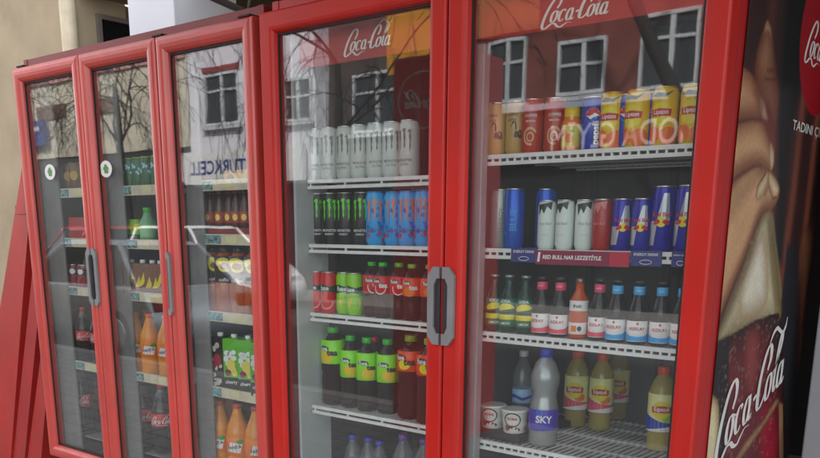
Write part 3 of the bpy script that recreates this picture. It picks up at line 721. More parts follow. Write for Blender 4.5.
def teab(name, h, r, liquid, labm, capm, fruit, fruitm, txt='fuse\ntea', l0=.44, l1=.76, tm=None):
    prof = [(r*.80, 0), (r*.95, .006), (r, .014), (r*.97, h*.2), (r, h*.3), (r*.93, h*.43), (r, h*.46), (r, h*.70), (r*.86, h*.79), (r*.5, h*.88), (r*.38, h*.91), (r*.38, h*.955)]
    return bottle(name, prof, liquid, (r*.47, h*.925, h), capm, [('label', r*1.012, h*l0, h*l1, labm,
        [('fruit_print', fruit, fruitm, h*(l0+.08), 0, True), ('leaf_band', [ell2d(-r*.35, .013, r*.55, h*.034, 16)], INKDG, h*(l0+l1)/2, 0, True), ('lettering', [shift(T('fuse', wd=r*.8, bold=.03), -r*.35, .013)], INKW, h*(l0+l1)/2, 0, True), ('second_word', [shift(T('tea', wd=r*.9, bold=.04), r*.45, -.002)], tm or INKW, h*(l0+l1)/2, 0, True)])])
TEA_R = glassmat('red_tea', (.28, .06, .05), 1.4, (.07, .014, .012), .55, .05); TEA_A = glassmat('amber_tea', (.42, .20, .08), 1.4, (.10, .05, .02), .45, .05)
TEA_D = glassmat('dark_tea', (.2, .09, .05), 1.4, (.035, .018, .012), .7, .05)
GCAP = M('green_cap', (56, 160, 50), .35)
p = teab('tea_bottle', .178, .031, TEA_R, M('crimson_label', (186, 34, 50), .35), GCAP, [ring2d(.004, .006, .02, .022, .003, 20, PI*.9, 2.1*PI)], INKW)
row(p, [-1.957, -1.896, -1.833], .168, SHL[2], 'crimson label tea bottles on the third shelf', 'bottle', olab('tea bottle with crimson label, green cap', 'on its shelf'))
p = teab('tea_bottle', .176, .031, TEA_R, M('orange_red_label', (222, 86, 40), .35), M('olive_cap', (120, 150, 50), .35), [ell2d(0, 0, .02, .016)], INKO)
row(p, [-1.771, -1.708], .168, SHL[2], 'orange label tea bottles on the third shelf', 'bottle', olab('tea bottle with orange red label', 'on its shelf'))
p = teab('tea_bottle', .252, .037, TEA_D, M('lime_label', (136, 206, 50), .35), GCAP, [ell2d(.006, .004, .024, .02)], M('mango', (236, 180, 50), .4), l0=.43, l1=.80, tm=INK)
row(p, [-2.07, -1.985, -1.905], .185, SHL[3], 'lime label tea bottles on the bottom shelf', 'bottle', olab('tea bottle with lime green label', 'in its row of three'))
p = teab('large_tea_bottle', .275, .043, TEA_D, M('lime_label', (136, 206, 50), .35), GCAP, [ell2d(-.004, .004, .026, .024)], M('mango', (236, 180, 50), .4), l0=.54, l1=.84, tm=INK)
row(p, [-2.150], .185, SHL[3], None, 'bottle', lambda i, n: 'tallest dark tea bottle with lime green label against the left liner')
p = teab('large_tea_bottle', .275, .044, TEA_R, M('orange_red_label', (222, 86, 40), .35), M('olive_cap', (120, 150, 50), .35), [ell2d(0, .0, .022, .016)], INKY, l0=.58, l1=.82, tm=INK)
row(p, [-1.795, (-1.69, .16)], .19, SHL[3], 'large orange label tea bottles', 'bottle', olab('large red tea bottle with orange label', 'on its shelf'))
p = teab('tea_bottle', .24, .034, TEA_R, M('crimson_label', (186, 34, 50), .35), M('red_cap', (190, 40, 40), .35), [ring2d(.004, .006, .02, .022, .003, 20, PI*.9, 2.1*PI)], INKW, l0=.5, l1=.78)
row(p, [(-2.04, .29)], .28, SHL[3], None, 'bottle', lambda i, n: 'red capped tea bottle standing behind the lime label tea bottles')
def waterb(h, r, capm, bodym=None):
    rib = []
    for k in range(6): rib += [(r, h*(.06+.075*k)), (r*.955, h*(.06+.075*k+.03))]
    return bottle('water_bottle', [(r*.8, 0), (r, h*.02)]+rib+[(r, h*.55), (r, h*.64), (r*.86, h*.74), (r*.5, h*.86), (r*.36, h*.9), (r*.36, h*.95)], bodym or PET, (r*.44, h*.925, h), capm,
                  [('label', r*1.012, h*.34, h*.52, M('pale_blue_label', (150, 180, 210), .4), [('wave_print', [poly2d([(-r*1.4, -.012), (-r*.5, -.004), (r*.4, -.014), (r*1.4, -.004), (r*1.4, .004), (r*.4, -.004), (-r*.5, .006), (-r*1.4, 0)])], INKB, h*.43, 0, True)])])
p = waterb(.215, .032, M('blue_cap', (60, 70, 170), .35))
row(p, [(-2.13, .26), (-2.06, .26), (-1.99, .25)], .25, .553, 'small water bottles on the fridge floor', 'bottle', olab('small water bottle with blue cap', 'on the fridge floor'))
p = waterb(.262, .04, M('purple_cap', (110, 70, 140), .35))
row(p, [(-1.868, .23), (-1.772, .23), (-1.68, .23)], .22, .553, 'purple capped water bottles on the fridge floor', 'bottle', olab('clear water bottle with purple cap', 'on the fridge floor'))

# --- right fridge, right door, top shelf
kc = [('bean_print', splash(8, .16, -.03, .01, 9, .014), M('coffee_brown', (60, 34, 22), .4), .07, 0, False), ('lettering', [T('COFFEE', wd=.034), shift(T('LATTE', wd=.026), 0, -.014)], M('dark_brown_ink', (70, 40, 26), .4), .106, 0, True)]
p = can('coffee_can', .0305, .142, M('beige_can_paint', (176, 142, 92), .3), kc)
row(p, [-1.466, -1.406], .165, SHR[0], 'beige coffee cans on the top shelf', 'drink can', olab('beige iced coffee can with brown bean print', 'of its pair'))
kc = [('swirl_print', [ring2d(0, 0, .02, .024, .006, 20, .5, 5), ring2d(0, -.002, .011, .013, .004, 16)], M('pale_brown', (190, 150, 120), .4), .045, 0, True), ('lettering', [T('COFFEE', wd=.034), shift(T('MOCHA', wd=.026), 0, -.014)], INKW, .098, 0, True)]
p = can('coffee_can', .0305, .142, M('red_brown_can_paint', (160, 58, 34), .3), kc)
row(p, [-1.346, -1.286], .165, SHR[0], 'red brown coffee cans on the top shelf', 'drink can', olab('red brown coffee can with cream swirl', 'of its pair'))
p = bottle('juice_bottle', [(.024, 0), (.027, .004), (.027, .07), (.022, .085), (.019, .09)], M('orange_juice', (206, 120, 40), .3), (.0215, .088, .112), M('yellow_cap', (226, 180, 30), .35), [('label', .0274, .012, .068, M('cream_label', (220, 190, 110), .4), [('fruit_print', [ell2d(.004, -.006, .012, .012), ell2d(-.012, .008, .009, .009)], INKO, .04, 0, True), ('leaf_print', [ell2d(.012, .012, .006, .004)], INKG, .04, 0, True)])])
row(p, [-1.226], .165, SHR[0], None, 'bottle', lambda i, n: 'small juice bottle with yellow cap between the coffee and blue cans')
def globe(R):
    top = [(R*math.cos(a), R*math.sin(a)) for a in [PI*k/14 for k in range(15)]]
    w1 = [(-R*.99, .1*R), (-R*.4, -.05*R), (R*.2, .35*R), (R*.99, .1*R)]
    bot = [(R*math.cos(a), R*math.sin(a)) for a in [PI+PI*k/14 for k in range(15)]]
    w2 = [(R*.95, -.3*R), (R*.3, -.1*R), (-R*.3, -.5*R), (-R*.85, -.52*R)]
    return poly2d(top+w1[1:-1]), poly2d(bot+w2[1:-1])
gt_, gb_ = globe(.019)
def pepsi():
    return can('cola_can', .0305, .134, M('royal_blue_can_paint', (34, 60, 150), .3), [('emblem_disc', [ell2d(0, 0, .0195, .0195)], INKW, .086, 0, True), ('emblem_red', [gt_], INKR, .086, 0, True), ('emblem_blue', [gb_], INKB, .086, 0, True), ('lettering', [turn(T('pepsi', wd=.05, bold=.03), PI/2)], INKW, .04, .35, True)])
p = pepsi()
row(p, [-1.168, (-1.078, .185), (-1.003, .185)], .165, SHR[0], 'royal blue cola cans on the top shelf', 'drink can',
    lambda i, n: ['royal blue cola can beside the small yellow capped juice bottle', 'royal blue cola can between the two leftmost yellow tea cans', 'royal blue cola can between the middle two yellow tea cans'][i])
p = can('iced_tea_can', .0325, .140, M('golden_can_paint', (232, 176, 22), .3), [('peach_print', [ell2d(-.02, 0, .022, .02), ell2d(.022, -.004, .024, .022)], M('peach_orange', (214, 110, 50), .4), .028, 0, True), ('leaf_print', [poly2d([(-.03, 0), (-.01, .008), (.01, .004), (.03, .012), (.01, -.004), (-.01, -.003)])], INKDG, .118, 0, True),
    ('sun_disc', [ell2d(0, 0, .026, .028)], INKY, .076, 0, True), ('red_badge', [poly2d([(-.024, -.008), (.024, -.008), (.026, .008), (0, .011), (-.026, .008)])], INKR, .078, 0, True), ('lettering', [T('Lipton', wd=.036, bold=.02)], INKW, .0785, 0, True)], M('gold_lid', (200, 170, 70), .3, .8))
row(p, [-1.112, -1.040, -.966, -.898], .165, SHR[0], 'golden iced tea cans on the top shelf', 'drink can', olab('golden iced tea can with red badge', 'on its shelf'), jit=.004)
# second shelf
p = can('energy_drink_can', .029, .166, M('pale_silver_can_paint', (150, 152, 150), .3, .3), [('lettering', [turn(T('ENERGY', wd=.07), PI/2)], INKP, .08, 0, True)])
row(p, [-1.466], .18, SHR[1], None, 'drink can', lambda i, n: 'pale silver tall can at the left end of the second shelf')
p = can('energy_drink_can', .029, .166, M('cobalt_can_paint', (36, 84, 170), .28, .3), [('streak_print', [poly2d([(-.02, -.05), (-.012, -.05), (.012, .05), (.004, .05)])], M('bright_blue', (70, 130, 210), .3), .09, 0, False), ('lettering', [turn(T('BLUE', wd=.06), PI/2)], INKLB, .08, .3, True)])
row(p, [-1.402, (-1.335, .235)], .172, SHR[1], 'plain cobalt tall cans', 'drink can', lambda i, n: ['tall cobalt blue can in front left of the white short cans', 'tall cobalt blue can half hidden behind the white short cans'][i])
dk = [('ridge_print', [poly2d([(-.02, .014), (.024, .022), (.02, .0), (.008, .01), (.0, -.01), (-.008, .004), (-.016, -.016)])], M('blackish_green', (30, 40, 36), .4), .106, -.15, True), ('lettering', [T('Red Bull', wd=.036, it=.2), shift(T('COCONUT', wd=.022), 0, -.03)], M('faint_grey', (150, 160, 160), .4), .07, 0, True)]
p = can('energy_drink_can', .0262, .133, M('matte_white_can_paint', (204, 212, 208), .35), dk)
row(p, [-1.299, -1.240, -1.181+.0], .168, SHR[1], 'short white cans on the second shelf', 'drink can', olab('short white can with dark ridge print', 'on the second shelf'))
dk = [('ridge_print', [poly2d([(-.02, .014), (.024, .022), (.02, .0), (.008, .01), (.0, -.01), (-.008, .004), (-.016, -.016)])], M('pale_rose', (190, 120, 120), .4), .106, -.15, True), ('lettering', [T('Red Bull', wd=.036, it=.2)], M('rose_ink', (200, 120, 120), .4), .07, 0, True)]
p = can('energy_drink_can', .0262, .133, M('cherry_can_paint', (150, 26, 36), .32), dk)
row(p, [-1.124], .168, SHR[1], None, 'drink can', lambda i, n: 'short cherry red can between the white and the blue silver cans')
def rbull(r, h):
    P = PI*r/2; m = h*.47
    qs = [poly2d([(-P*.1, m), (P*.62, m), (P*.5, h-.018), (P*.22, h-.018)]), poly2d([(-P*.72, .016), (-P*.2, .016), (-P*.04, m), (-P*.66, m)]), poly2d([(P*1.3, .016), (P*1.9, .016), (P*1.9, m), (P*1.2, m)]), poly2d([(-P*1.9, m), (-P*1.25, m), (-P*1.4, h-.018), (-P*1.7, h-.018)])]
    return can('energy_drink_can', r, h, M('bull_blue', (22, 40, 140), .28, .2), [('silver_panels', qs, M('silver_can_paint', (170, 172, 178), .3, .5), 0, 0, True), ('emblem_sun', [ell2d(0, 0, r*.42, r*.42)], INKY, m-.002, .25, True),
        ('emblem_bulls', [poly2d([(-r*.75, -.004), (-r*.5, .004), (-r*.2, .006), (-r*.08, -.001), (-r*.3, -.006), (-r*.6, -.007)]), poly2d([(r*.75, -.004), (r*.5, .004), (r*.2, .006), (r*.08, -.001), (r*.3, -.006), (r*.6, -.007)])], INKR, m-.002, .25, True), ('lettering', [T('Red Bull', wd=r*1.6, bold=.025)], INKR, m+.016, .25, True)])
p = rbull(.0262, .133)
row(p, [-1.067, -1.012, (-1.045, .235), (-1.105, .24), (-.985, .24)], .168, SHR[1], 'short blue and silver cans', 'drink can', rot=.3, lab= lambda i, n: ['short blue silver can right beside the cherry red can', 'short blue silver can just left of the tall blue silver cans', 'short blue silver can standing behind the front pair of short blue silver cans', 'short blue silver can half hidden behind the cherry red can', 'short blue silver can deep in the gap before the tall blue silver cans'][i])
p = rbull(.030, .162)
row(p, [(-.955, .165), (-.884, .16), (-.915, .235)], .165, SHR[1], 'tall blue and silver cans', 'drink can', rot=.2, lab= lambda i, n: ['left front tall blue silver can above the navy price tag', 'rightmost tall blue silver can beside the red door frame', 'tall blue silver can hidden behind the other tall blue silver cans'][i])
# tags and banner on the front of the second shelf
def shelf_tag(x0, x1, z0, z1, m, label, name, lines, y=.1085):
    t = thing(name, label, name.replace('_', ' '), ((x0+x1)/2, y, z0))
    part(MB().box((x0, y, z0), (x1, y+.002, z1)), 'card', m, t)
    for nm, g, pm in lines: part(MB().add(*flat(g, lambda u, v: ((x0+x1)/2+u, y-.0008, (z0+z1)/2+v))), nm, pm, t)
navy = M('navy_card', (52, 56, 110), .45)
for xa, xb, lb in ((511, 537, 'navy price tag below the cobalt blue can'), (631, 662, 'navy price tag below the left front tall blue silver can'), (672, 690, 'navy price tag at the right end of the second shelf')):
    a, b = at(xa, 250, 1, .108), at(xb, 253, 1, .108)
    wd_ = b.x-a.x
    shelf_tag(a.x, b.x, SHR[1]-.034, SHR[1]+.004, navy, lb, 'price_tag', [('small_print', shift(T('ENERGY DRINK', wd=wd_*.8), 0, .010), INKW), ('print_line', shift(T('250 ml', wd=wd_*.5), 0, .001), INKW), ('price_print', shift(T('12,50', wd=wd_*.45), 0, -.010), INKW)][:1]+[('emblem_ring', shift(ring2d(0, 0, wd_*.2, .006, .0014), 0, -.009), INKW)])
a, b = at(536, 252, 1, .106), at(630, 254, 1, .106)
mg = M('magenta_card', (124, 40, 66), .45)
shelf_tag(a.x, b.x, SHR[1]-.038, SHR[1]+.0, mg, 'magenta shelf banner with white slogan under the short energy cans', 'shelf_banner', [('lettering', shift(T('RED BULL NAR LEZZETİYLE.', wd=(b.x-a.x)*.64, bold=.035, it=.15), -(b.x-a.x)*.1, .003), INKW), ('small_print', shift(T('KANATLANDIRIR', wd=(b.x-a.x)*.3), 0, -.013), M('pink_print', (196, 120, 140), .4))][:1]
          + [('red_panel', rect2d((b.x-a.x)*.30, -.0185, (b.x-a.x)*.495, .0185), M('rose_panel', (170, 56, 72), .4)), ('edge_mark', poly2d([(-(b.x-a.x)*.48, -.012), (-(b.x-a.x)*.455, -.012), (-(b.x-a.x)*.445, .014), (-(b.x-a.x)*.47, .014)]), INKW)], y=.1055)
# third shelf
GL = glassmat('green_glass', (.08, .34, .22), 1.4, (.012, .07, .045), .5, .03); BG = glassmat('brown_black_glass', (.1, .1, .1), 1.4, (.012, .014, .014), .75, .03)
def glassb(bm, capm, labs, r=.0275, h=.165):
    return bottle('soda_bottle', [(r*.85, 0), (r, .006), (r, h*.52), (r*.94, h*.6), (r*.5, h*.8), (r*.42, h*.88), (r*.44, h*.955)], bm, (r*.5, h*.955, h), capm, labs)
lem = poly2d([(-.026, -.004), (-.02, .004), (-.008, .011), (.008, .012), (.022, .006), (.03, -.002), (.0, -.007), (-.02, -.010)])
p = glassb(GL, M('silver_cap', (150, 150, 146), .35, .6), [('label', .0279, .06, .098, M('deep_green_label', (24, 90, 66), .4), [('lettering', [shift(T('SODA', wd=.03, bold=.03), 0, .012)], INKW, .079, 0, True), ('lemon_print', [shift(lem, 0, -.006)], INKY, .079, 0, True)]),
    ('lower_label', .0279, .018, .054, M('green_label_low', (40, 100, 60), .4), [('lemon_print', [rect2d(-.03, .002, .03, .016)], INKY, .036, 0, True), ('small_print', [T('LIMON', wd=.03)], INKW, .027, 0, True)])])
row(p, [-1.462, -1.407, -1.349], .165, SHR[2], 'green lemon soda bottles on the third shelf', 'bottle', olab('green glass lemon soda bottle', 'on the third shelf'))
def mineral(band, bm2, lo):
    return glassb(BG, M('dark_cap', (60, 60, 62), .35, .5), [('neck_label', .0152, .128, .150, band, [('small_print', [T('KIZILAY', wd=.016)], INKW, .139, 0, True)]),
        ('label', .0279, .008, .062, M('white_label', (220, 214, 214), .4), [('colour_swoosh', [poly2d([(-.04, -.025), (.04, -.025), (.04, -.004), (.02, -.012), (0, -.014), (-.02, -.012), (-.04, -.002)])], lo, .035, 0, True), ('lettering', [T('KIZILAY', wd=.04, bold=.02)], INKR, .042, 0, True), ('emblem', [ell2d(0, 0, .003, .004)], INKR, .055, 0, True)])])
p = mineral(M('pink_band', (200, 80, 108), .4), None, M('coral_pink', (216, 90, 104), .4))
row(p, [-1.296, -1.239, -1.121], .165, SHR[2], 'pink label mineral water bottles', 'bottle', lambda i, n: ['dark mineral water bottle with pink label, leftmost one', 'dark pink label mineral water bottle just left of the orange juice', 'dark pink label mineral water bottle just right of the orange juice'][i])
p = bottle('juice_bottle', [(.022, 0), (.026, .005), (.026, .10), (.024, .108), (.012, .13), (.011, .152)], M('blood_orange_juice', (176, 82, 50), .25), (.013, .15, .164), M('copper_cap', (120, 100, 90), .3, .7), [('label', .0264, .076, .104, M('white_label', (220, 214, 214), .4), [('lettering', [T('fruit', wd=.024, bold=.02)], INK, .09, 0, True)]), ('lower_label', .0264, .012, .044, M('white_label', (220, 214, 214), .4), [('orange_mark', [rect2d(-.016, -.008, .0, .008)], INKO, .028, 0, True), ('dark_mark', [ell2d(.008, 0, .006, .007)], INK, .028, 0, True)])])
row(p, [-1.180], .165, SHR[2], None, 'bottle', lambda i, n: 'orange red juice bottle with two white labels between mineral waters')
p = mineral(M('blue_band', (90, 160, 206), .4), None, M('swoosh_blue', (70, 150, 206), .4))
row(p, [-1.060, -.997, -.937, -.880], .165, SHR[2], 'blue label mineral water bottles', 'bottle', olab('dark mineral water bottle with blue label', 'on the third shelf'))
# fourth shelf
def tub():
    t = blank('yoghurt_tub')
    MB().lathe([(.031, 0), (.034, .003), (.040, .066), (.0405, .068)], 26).build('tub_body', M('tub_white', (206, 204, 198), .4), t)
    MB().lathe([(.0425, .066), (.043, .069), (.043, .071), (.041, .073)], 26).build('lid', M('lid_white', (214, 212, 206), .35), t)
    for nm, g, m, z, i in (('badge_ring', [ring2d(0, 0, .026, .022, .0035)], INK, .044, 0), ('lettering', [T('DORA', wd=.03, bold=.03)], INKR, .047, 1), ('berry_print', splash(4, .05, -.004, .004, 9, .006), M('dark_red_print', (110, 30, 40), .4), .018, 2), ('seal', [ring2d(.047, -.012, .006, .006, .002)], INK, .03, 3)):
        mb = MB()
        for g_ in g:
            g_ = wrap_cut(g_, .01)
            mb.add([((.0345+.0855*(z+v)+.0008)*math.sin(u/.038), -(.0345+.0855*(z+v)+.0008)*math.cos(u/.038), z+v) for u, v in g_[0]], g_[1])
        mb.build(nm, m, t)
    return t
p = tub(); row(p, [(-1.474, .19), (-1.384, .185)], .19, SHR[3]+.024, 'white yoghurt tubs on the lowest shelf', 'tub', lambda i, n: ['left white tub with red print beside the divider post', 'right white tub with red print beside the silver bottle'][i], rot=.9)
trm = M('black_tray', (36, 34, 34), .5)
t = thing('display_tray', 'low dark plastic tray under the two white tubs', 'tray', (-1.43, .25, SHR[3]))
part(MB().box((-1.478, .135, SHR[3]+.002), (-1.338, .5, SHR[3]+.0235), .003), 'tray_base', trm, t)
MIL = M('silver_milky', (150, 152, 152), .25, .35)
p = bottle('large_water_bottle', [(.036, 0), (.043, .01), (.041, .05), (.043, .055), (.043, .11), (.036, .14), (.034, .155), (.041, .185), (.042, .21), (.03, .245), (.016, .262), (.0155, .275)], MIL, (.018, .262, .287), M('blue_cap', (60, 70, 170), .35), [('label', .0436, .050, .112, M('violet_label', (78, 66, 160), .4), [('lettering', [T('SKY', wd=.05, bold=.03)], INKW, .084, .05, True), ('emblem', [ring2d(-.012, .02, .009, .009, .002)], INKLB, .084, 0, True)])])
row(p, [(-1.288, .185)], .185, SHR[3], None, 'bottle', lambda i, n: 'silvery milky bottle with blue cap and violet label', rot=.9)
YT = glassmat('yellow_iced_tea', (.85, .78, .45), 1.45, (.62, .5, .13), .5, .04)
def lipton(badge_low, lowm):
    h, r = .245, .0385
    return bottle('iced_tea_bottle', [(r*.8, 0), (r*.95, .006), (r*.9, .03), (r*.93, .05), (r*.88, .07), (r, .09), (r, .155), (r*.92, .182), (r*.66, .208), (r*.4, .222), (r*.4, .228)], YT, (r*.48, .222, h), M('coral_cap', (216, 84, 62), .35), [('label', r*1.015, .060, .168, M('cream_yellow_label', (232, 224, 160), .35),
        [('lower_sweep', [poly2d([(-.06, -.055), (.06, -.055), (.06, -.034), (.0, -.026), (-.06, -.004)])], lowm, .115, 0, True), ('white_edge', [poly2d([(-.06, -.0555), (.06, -.0555), (.06, -.036), (.0, -.044)])], INKW, .115, 0, True), ('fruit_print', [ell2d(.018, -.014, .018, .013)], INKO if badge_low else INKLG, .115, 0, True),
         ('sun_disc', [ell2d(0, .008, .027, .026)], INKY, .115, 0, True), ('red_badge', [poly2d([(-.027, 0), (.027, 0), (.029, .017), (0, .021), (-.029, .017)])], INKR, .115, 0, True), ('lettering', [shift(T('Lipton', wd=.042, bold=.03), 0, .009)], INKW, .115, 0, True)])])
p = lipton(True, INKPK)
q1, q2, q3, q4 = (at(px, py, 2, SHR[3]) for px, py in ((573, 426), (599, 429), (616, 418), (657, 450)))
row(p, [(q1.x, q1.y), (q2.x, q2.y), (q3.x, q3.y)], .3, SHR[3], 'peach iced tea bottles on the lowest shelf', 'bottle', lambda i, n: ['iced tea bottle with pink sweep next to the silvery bottle', 'iced tea bottle with pink sweep, right one of the front pair', 'iced tea bottle half hidden behind the pink sweep front pair'][i], rot=.75)
p = lipton(False, INKB); row(p, [(q4.x, q4.y)], .235, SHR[3], None, 'bottle', lambda i, n: 'lime iced tea bottle with blue sweep beside the right door edge', rot=.75)
p = waterb(.25, .033, M('pale_cap', (190, 190, 190), .4)); row(p, [(-1.46, .33)], .33, SHR[3], None, 'bottle', lambda i, n: 'clear bottle with pale cap standing behind the white tubs')
p = bottle('juice_bottle', [(.03, 0), (.034, .006), (.034, .12), (.02, .16), (.014, .18)], M('lemon_juice', (190, 150, 30), .3), (.017, .178, .2), M('yellow_cap', (226, 180, 30), .35), [('label', .0345, .03, .09, INKY, [('lettering', [T('limon', wd=.04)], INKDG, .06, 0, True)])])
row(p, [(-1.39, .25), (-1.30, .25)], .25, .553, 'yellow capped juice bottles on the fridge floor', 'bottle', olab('yellow capped juice bottle', 'on the right fridge floor'))

# --- left fridge -----------------------------------------------------
COLA = glassmat('cola', (.06, .02, .012), 1.45, (.008, .004, .003), .93, .03)
CAPR = M('red_cap2', (190, 34, 38), .35)
def cola(h, r):
    t = bottle('cola_bottle', [(r*.78, 0), (r*.95, .008), (r*.9, h*.1), (r, h*.2), (r*.93, h*.34), (r, h*.42), (r, h*.60), (r*.96, h*.66), (r*.6, h*.82), (r*.34, h*.91), (r*.3, h*.955)], COLA, (r*.34, h*.945, h), CAPR, [('label', r*1.012, h*.40, h*.585, M('cola_red', (176, 26, 38), .35), [])])
    lb = [c for c in t.children if c.name.startswith('label')][0]; mb = MB()
    for k, (vs, fs) in enumerate(script_paths(3)):
        g = ([(x*r*2.1, y*r*2.1) for x, y in vs], fs); wrap(mb, g, r*1.012, h*.50, 0, .0004+.00008*k, False)
    mb.build('lettering', INKW, lb)
    mb = MB(); wrap(mb, T('ORIGINAL TASTE', wd=r*1.1), r*1.012, h*.425, 0, .0005, True); mb.build('small_print', INKW, lb)
    MB().lathe([(r*.62, h*.815), (r*.345, h*.912), (r*.305, h*.945)], 18).build('empty_neck', glassmat('clear_neck', (.8, .8, .8), 1.5, (.4, .42, .43), .35, .06), t)
    return t
p = cola(.315, .050)
row(p, [fx(86, 430, .13), fx(112, 436, .13), (fx(99, 430, .26), .26)], .13, .556, 'large cola bottles behind the first door', 'bottle', olab('large cola bottle low behind the first door', ''), rot=.9)
p = cola(.300, .048)
row(p, [fx(142.5, 425, .13), fx(162, 430, .13), (fx(150, 425, .26), .26)], .13, .556, 'large cola bottles behind the second door', 'bottle', olab('large cola bottle low behind the middle door', ''), rot=.9)
p = cola(.25, .036)
row(p, [fx(85, 340), fx(100, 340)], .115, S1[3], 'cola bottles on the shelf of the first door', 'bottle', olab('smaller cola bottle behind the leftmost door', ''), rot=.9)
ORJ = M('orange_drink', (200, 130, 40), .25); ORL = M('orange_label', (222, 120, 40), .4)
def orangeb(h, r, capm):
    return bottle('orange_soda_bottle', [(r*.8, 0), (r, .01), (r*.95, h*.2), (r, h*.3), (r*.93, h*.42), (r, h*.55), (r*.9, h*.68), (r*.5, h*.84), (r*.36, h*.91), (r*.34, h*.955)], ORJ, (r*.4, h*.94, h), capm, [('label', r*1.014, h*.30, h*.56, ORL, [('white_flash', [poly2d([(-r*.7, -h*.06), (r*.5, -h*.08), (r*.7, h*.05), (-r*.4, h*.07)])], INKW, h*.42, 0, True), ('lettering', [turn(T('FANTA', wd=r*1.25, bold=.03), .15)], INKN, h*.42, 0, True), ('green_leaf', [ell2d(r*.5, h*.08, r*.3, h*.035)], INKG, h*.42, 0, True)])])
p = orangeb(.255, .042, M('orange_cap', (206, 90, 40), .35))
row(p, [fx(139, 350, .12), fx(153, 352, .12), fx(168, 352, .12), (fx(147, 350, .22), .22)], .12, S1[3], 'orange soda bottles behind the second door', 'bottle', olab('orange soda bottle behind the middle door', 'on its shelf'), rot=.85)
p = orangeb(.285, .046, M('faded_red_cap', (170, 60, 50), .35))
row(p, [fx(221.5, 425, .125), fx(238.6, 428, .125), fx(255, 432, .125), (fx(232, 428, .23), .23)], .125, .556, 'orange soda bottles behind the third door', 'bottle', olab('larger orange soda bottle low behind the third door', ''), rot=.85)
def carton(wd, dp, h, bm, prints):
    t = blank('juice_carton')
    MB().box((-wd/2, -dp/2, 0), (wd/2, dp/2, h), .002).build('box', bm, t)
    for i, (nm, gs, m, z) in enumerate(prints):
        mb = MB()
        for g in gs: mb.add([(u, -dp/2-.0006-.0003*i, z+v) for u, v in g[0]], g[1])
        mb.build(nm, m, t)
    MB().lathe([(.011, 0), (.012, .002), (.012, .012), (.01, .014)], 14, (0, 0, h)).build('cap', INKW, t)
    return t
def dots(seed, wd, h, n, r):
    rnd = random.Random(seed); return [ell2d(rnd.uniform(-wd/2+r, wd/2-r), rnd.uniform(r, h-r), r*rnd.uniform(.6, 1), r*rnd.uniform(.6, 1.1), 14) for _ in range(n)]
vt = lambda z, wd: [shift(T('cherry', wd=wd, bold=.02), 0, 0)]
p = carton(.07, .07, .20, M('black_carton', (34, 28, 30), .4), [('spot_print', dots(3, .07, .2, 12, .011), M('pale_spot', (200, 196, 186), .4), 0), ('cherry_print', [ell2d(.008, .11, .02, .024), ell2d(-.012, .09, .014, .016)], M('cherry_print', (150, 40, 56), .4), 0), ('lettering', vt(0, .05), INKW, .035)])
row(p, [fx(221, 360, .115)], .115, S3[3], None, 'carton', lambda i, n: 'black juice carton with pale spots and cherry print', rot=.5)
p = carton(.066, .07, .20, M('leaf_green_carton', (90, 160, 50), .4), [('white_print', dots(6, .066, .19, 7, .013), INKW, 0), ('dark_foot', [rect2d(-.032, .004, .032, .052)], INK, 0), ('fruit_print', [ell2d(.0, .1, .018, .022), ell2d(.014, .07, .012, .014)], M('pale_peach', (226, 196, 110), .4), 0), ('berry_print', [ell2d(-.014, .07, .012, .013)], M('plum_print', (120, 36, 70), .4), 0), ('lettering', vt(0, .05), INKW, .032)])
row(p, [fx(235, 362, .115), fx(248, 364, .115), fx(262, 366, .115)], .115, S3[3], 'green juice cartons behind the third door', 'carton', olab('leaf green juice carton with white blobs', 'on its shelf'), rot=.5)
p = carton(.06, .06, .185, M('maroon_carton', (130, 34, 36), .4), [('stripe_print', [rect2d(-.012, .02, .012, .16)], M('dull_red', (90, 20, 24), .4), 0)])
row(p, [fx(209, 357, .125)], .125, S3[3], None, 'carton', lambda i, n: 'plain maroon carton at the left end beside the spotted carton', rot=.2)
BRW = M('milky_coffee', (150, 80, 26), .3)
p = bottle('coffee_bottle', [(.034, 0), (.040, .006), (.040, .115), (.036, .13), (.038, .16), (.036, .2), (.026, .222), (.018, .228)], BRW, (.022, .226, .245), M('black_cap', (30, 28, 28), .35), [('label', .0405, .118, .215, M('black_sleeve', (26, 24, 24), .35), [('yellow_print', [ell2d(-.004, .022, .03, .018), ell2d(.004, .004, .026, .016)], INKY, .168, 0, True), ('brown_print', [ell2d(.002, .010, .018, .012)], M('coffee_print', (120, 70, 30), .4), .168, 0, True), ('lettering', [T('coffee', wd=.045)], INKW, .128, 0, True)])])
row(p, [fx(214, 290, .12), fx(228, 292, .12), fx(242.5, 294, .12), fx(257, 294, .12), (fx(221, 290, .215), .215), (fx(235, 290, .215), .215)], .12, S3[2], 'coffee bottles behind the third door', 'bottle', olab('brown milk coffee bottle with yellow black sleeve', 'on its shelf'), rot=.85)
p = bottle('sauce_bottle', [(.018, 0), (.022, .004), (.022, .06), (.01, .105), (.009, .12)], M('dark_red_drink', (60, 26, 22), .25), (.011, .118, .135), M('dark_red_cap', (110, 30, 28), .35), [('label', .0224, .015, .055, M('rust_label', (150, 60, 40), .4), [('pale_mark', [ell2d(0, 0, .01, .012)], M('pale_peach', (226, 196, 110), .4), .035, 0, True)])])
row(p, [fx(q, 215, .12) for q in (212, 220, 228.5, 237, 246, 255)], .12, S3[1]+.036, 'small dark bottles in the maroon tray', 'bottle', olab('small dark red bottle standing in the maroon tray', ''), rot=.6)
t = thing('display_tray', 'low maroon cardboard tray under the small dark red bottles', 'tray', (-2.6, .2, S3[1]))
part(MB().box((fx(207, 228, .085), .085, S3[1]+.001), (-2.38, .5, S3[1]+.034), .002), 'tray_base', M('maroon_card', (116, 36, 38), .5), t)
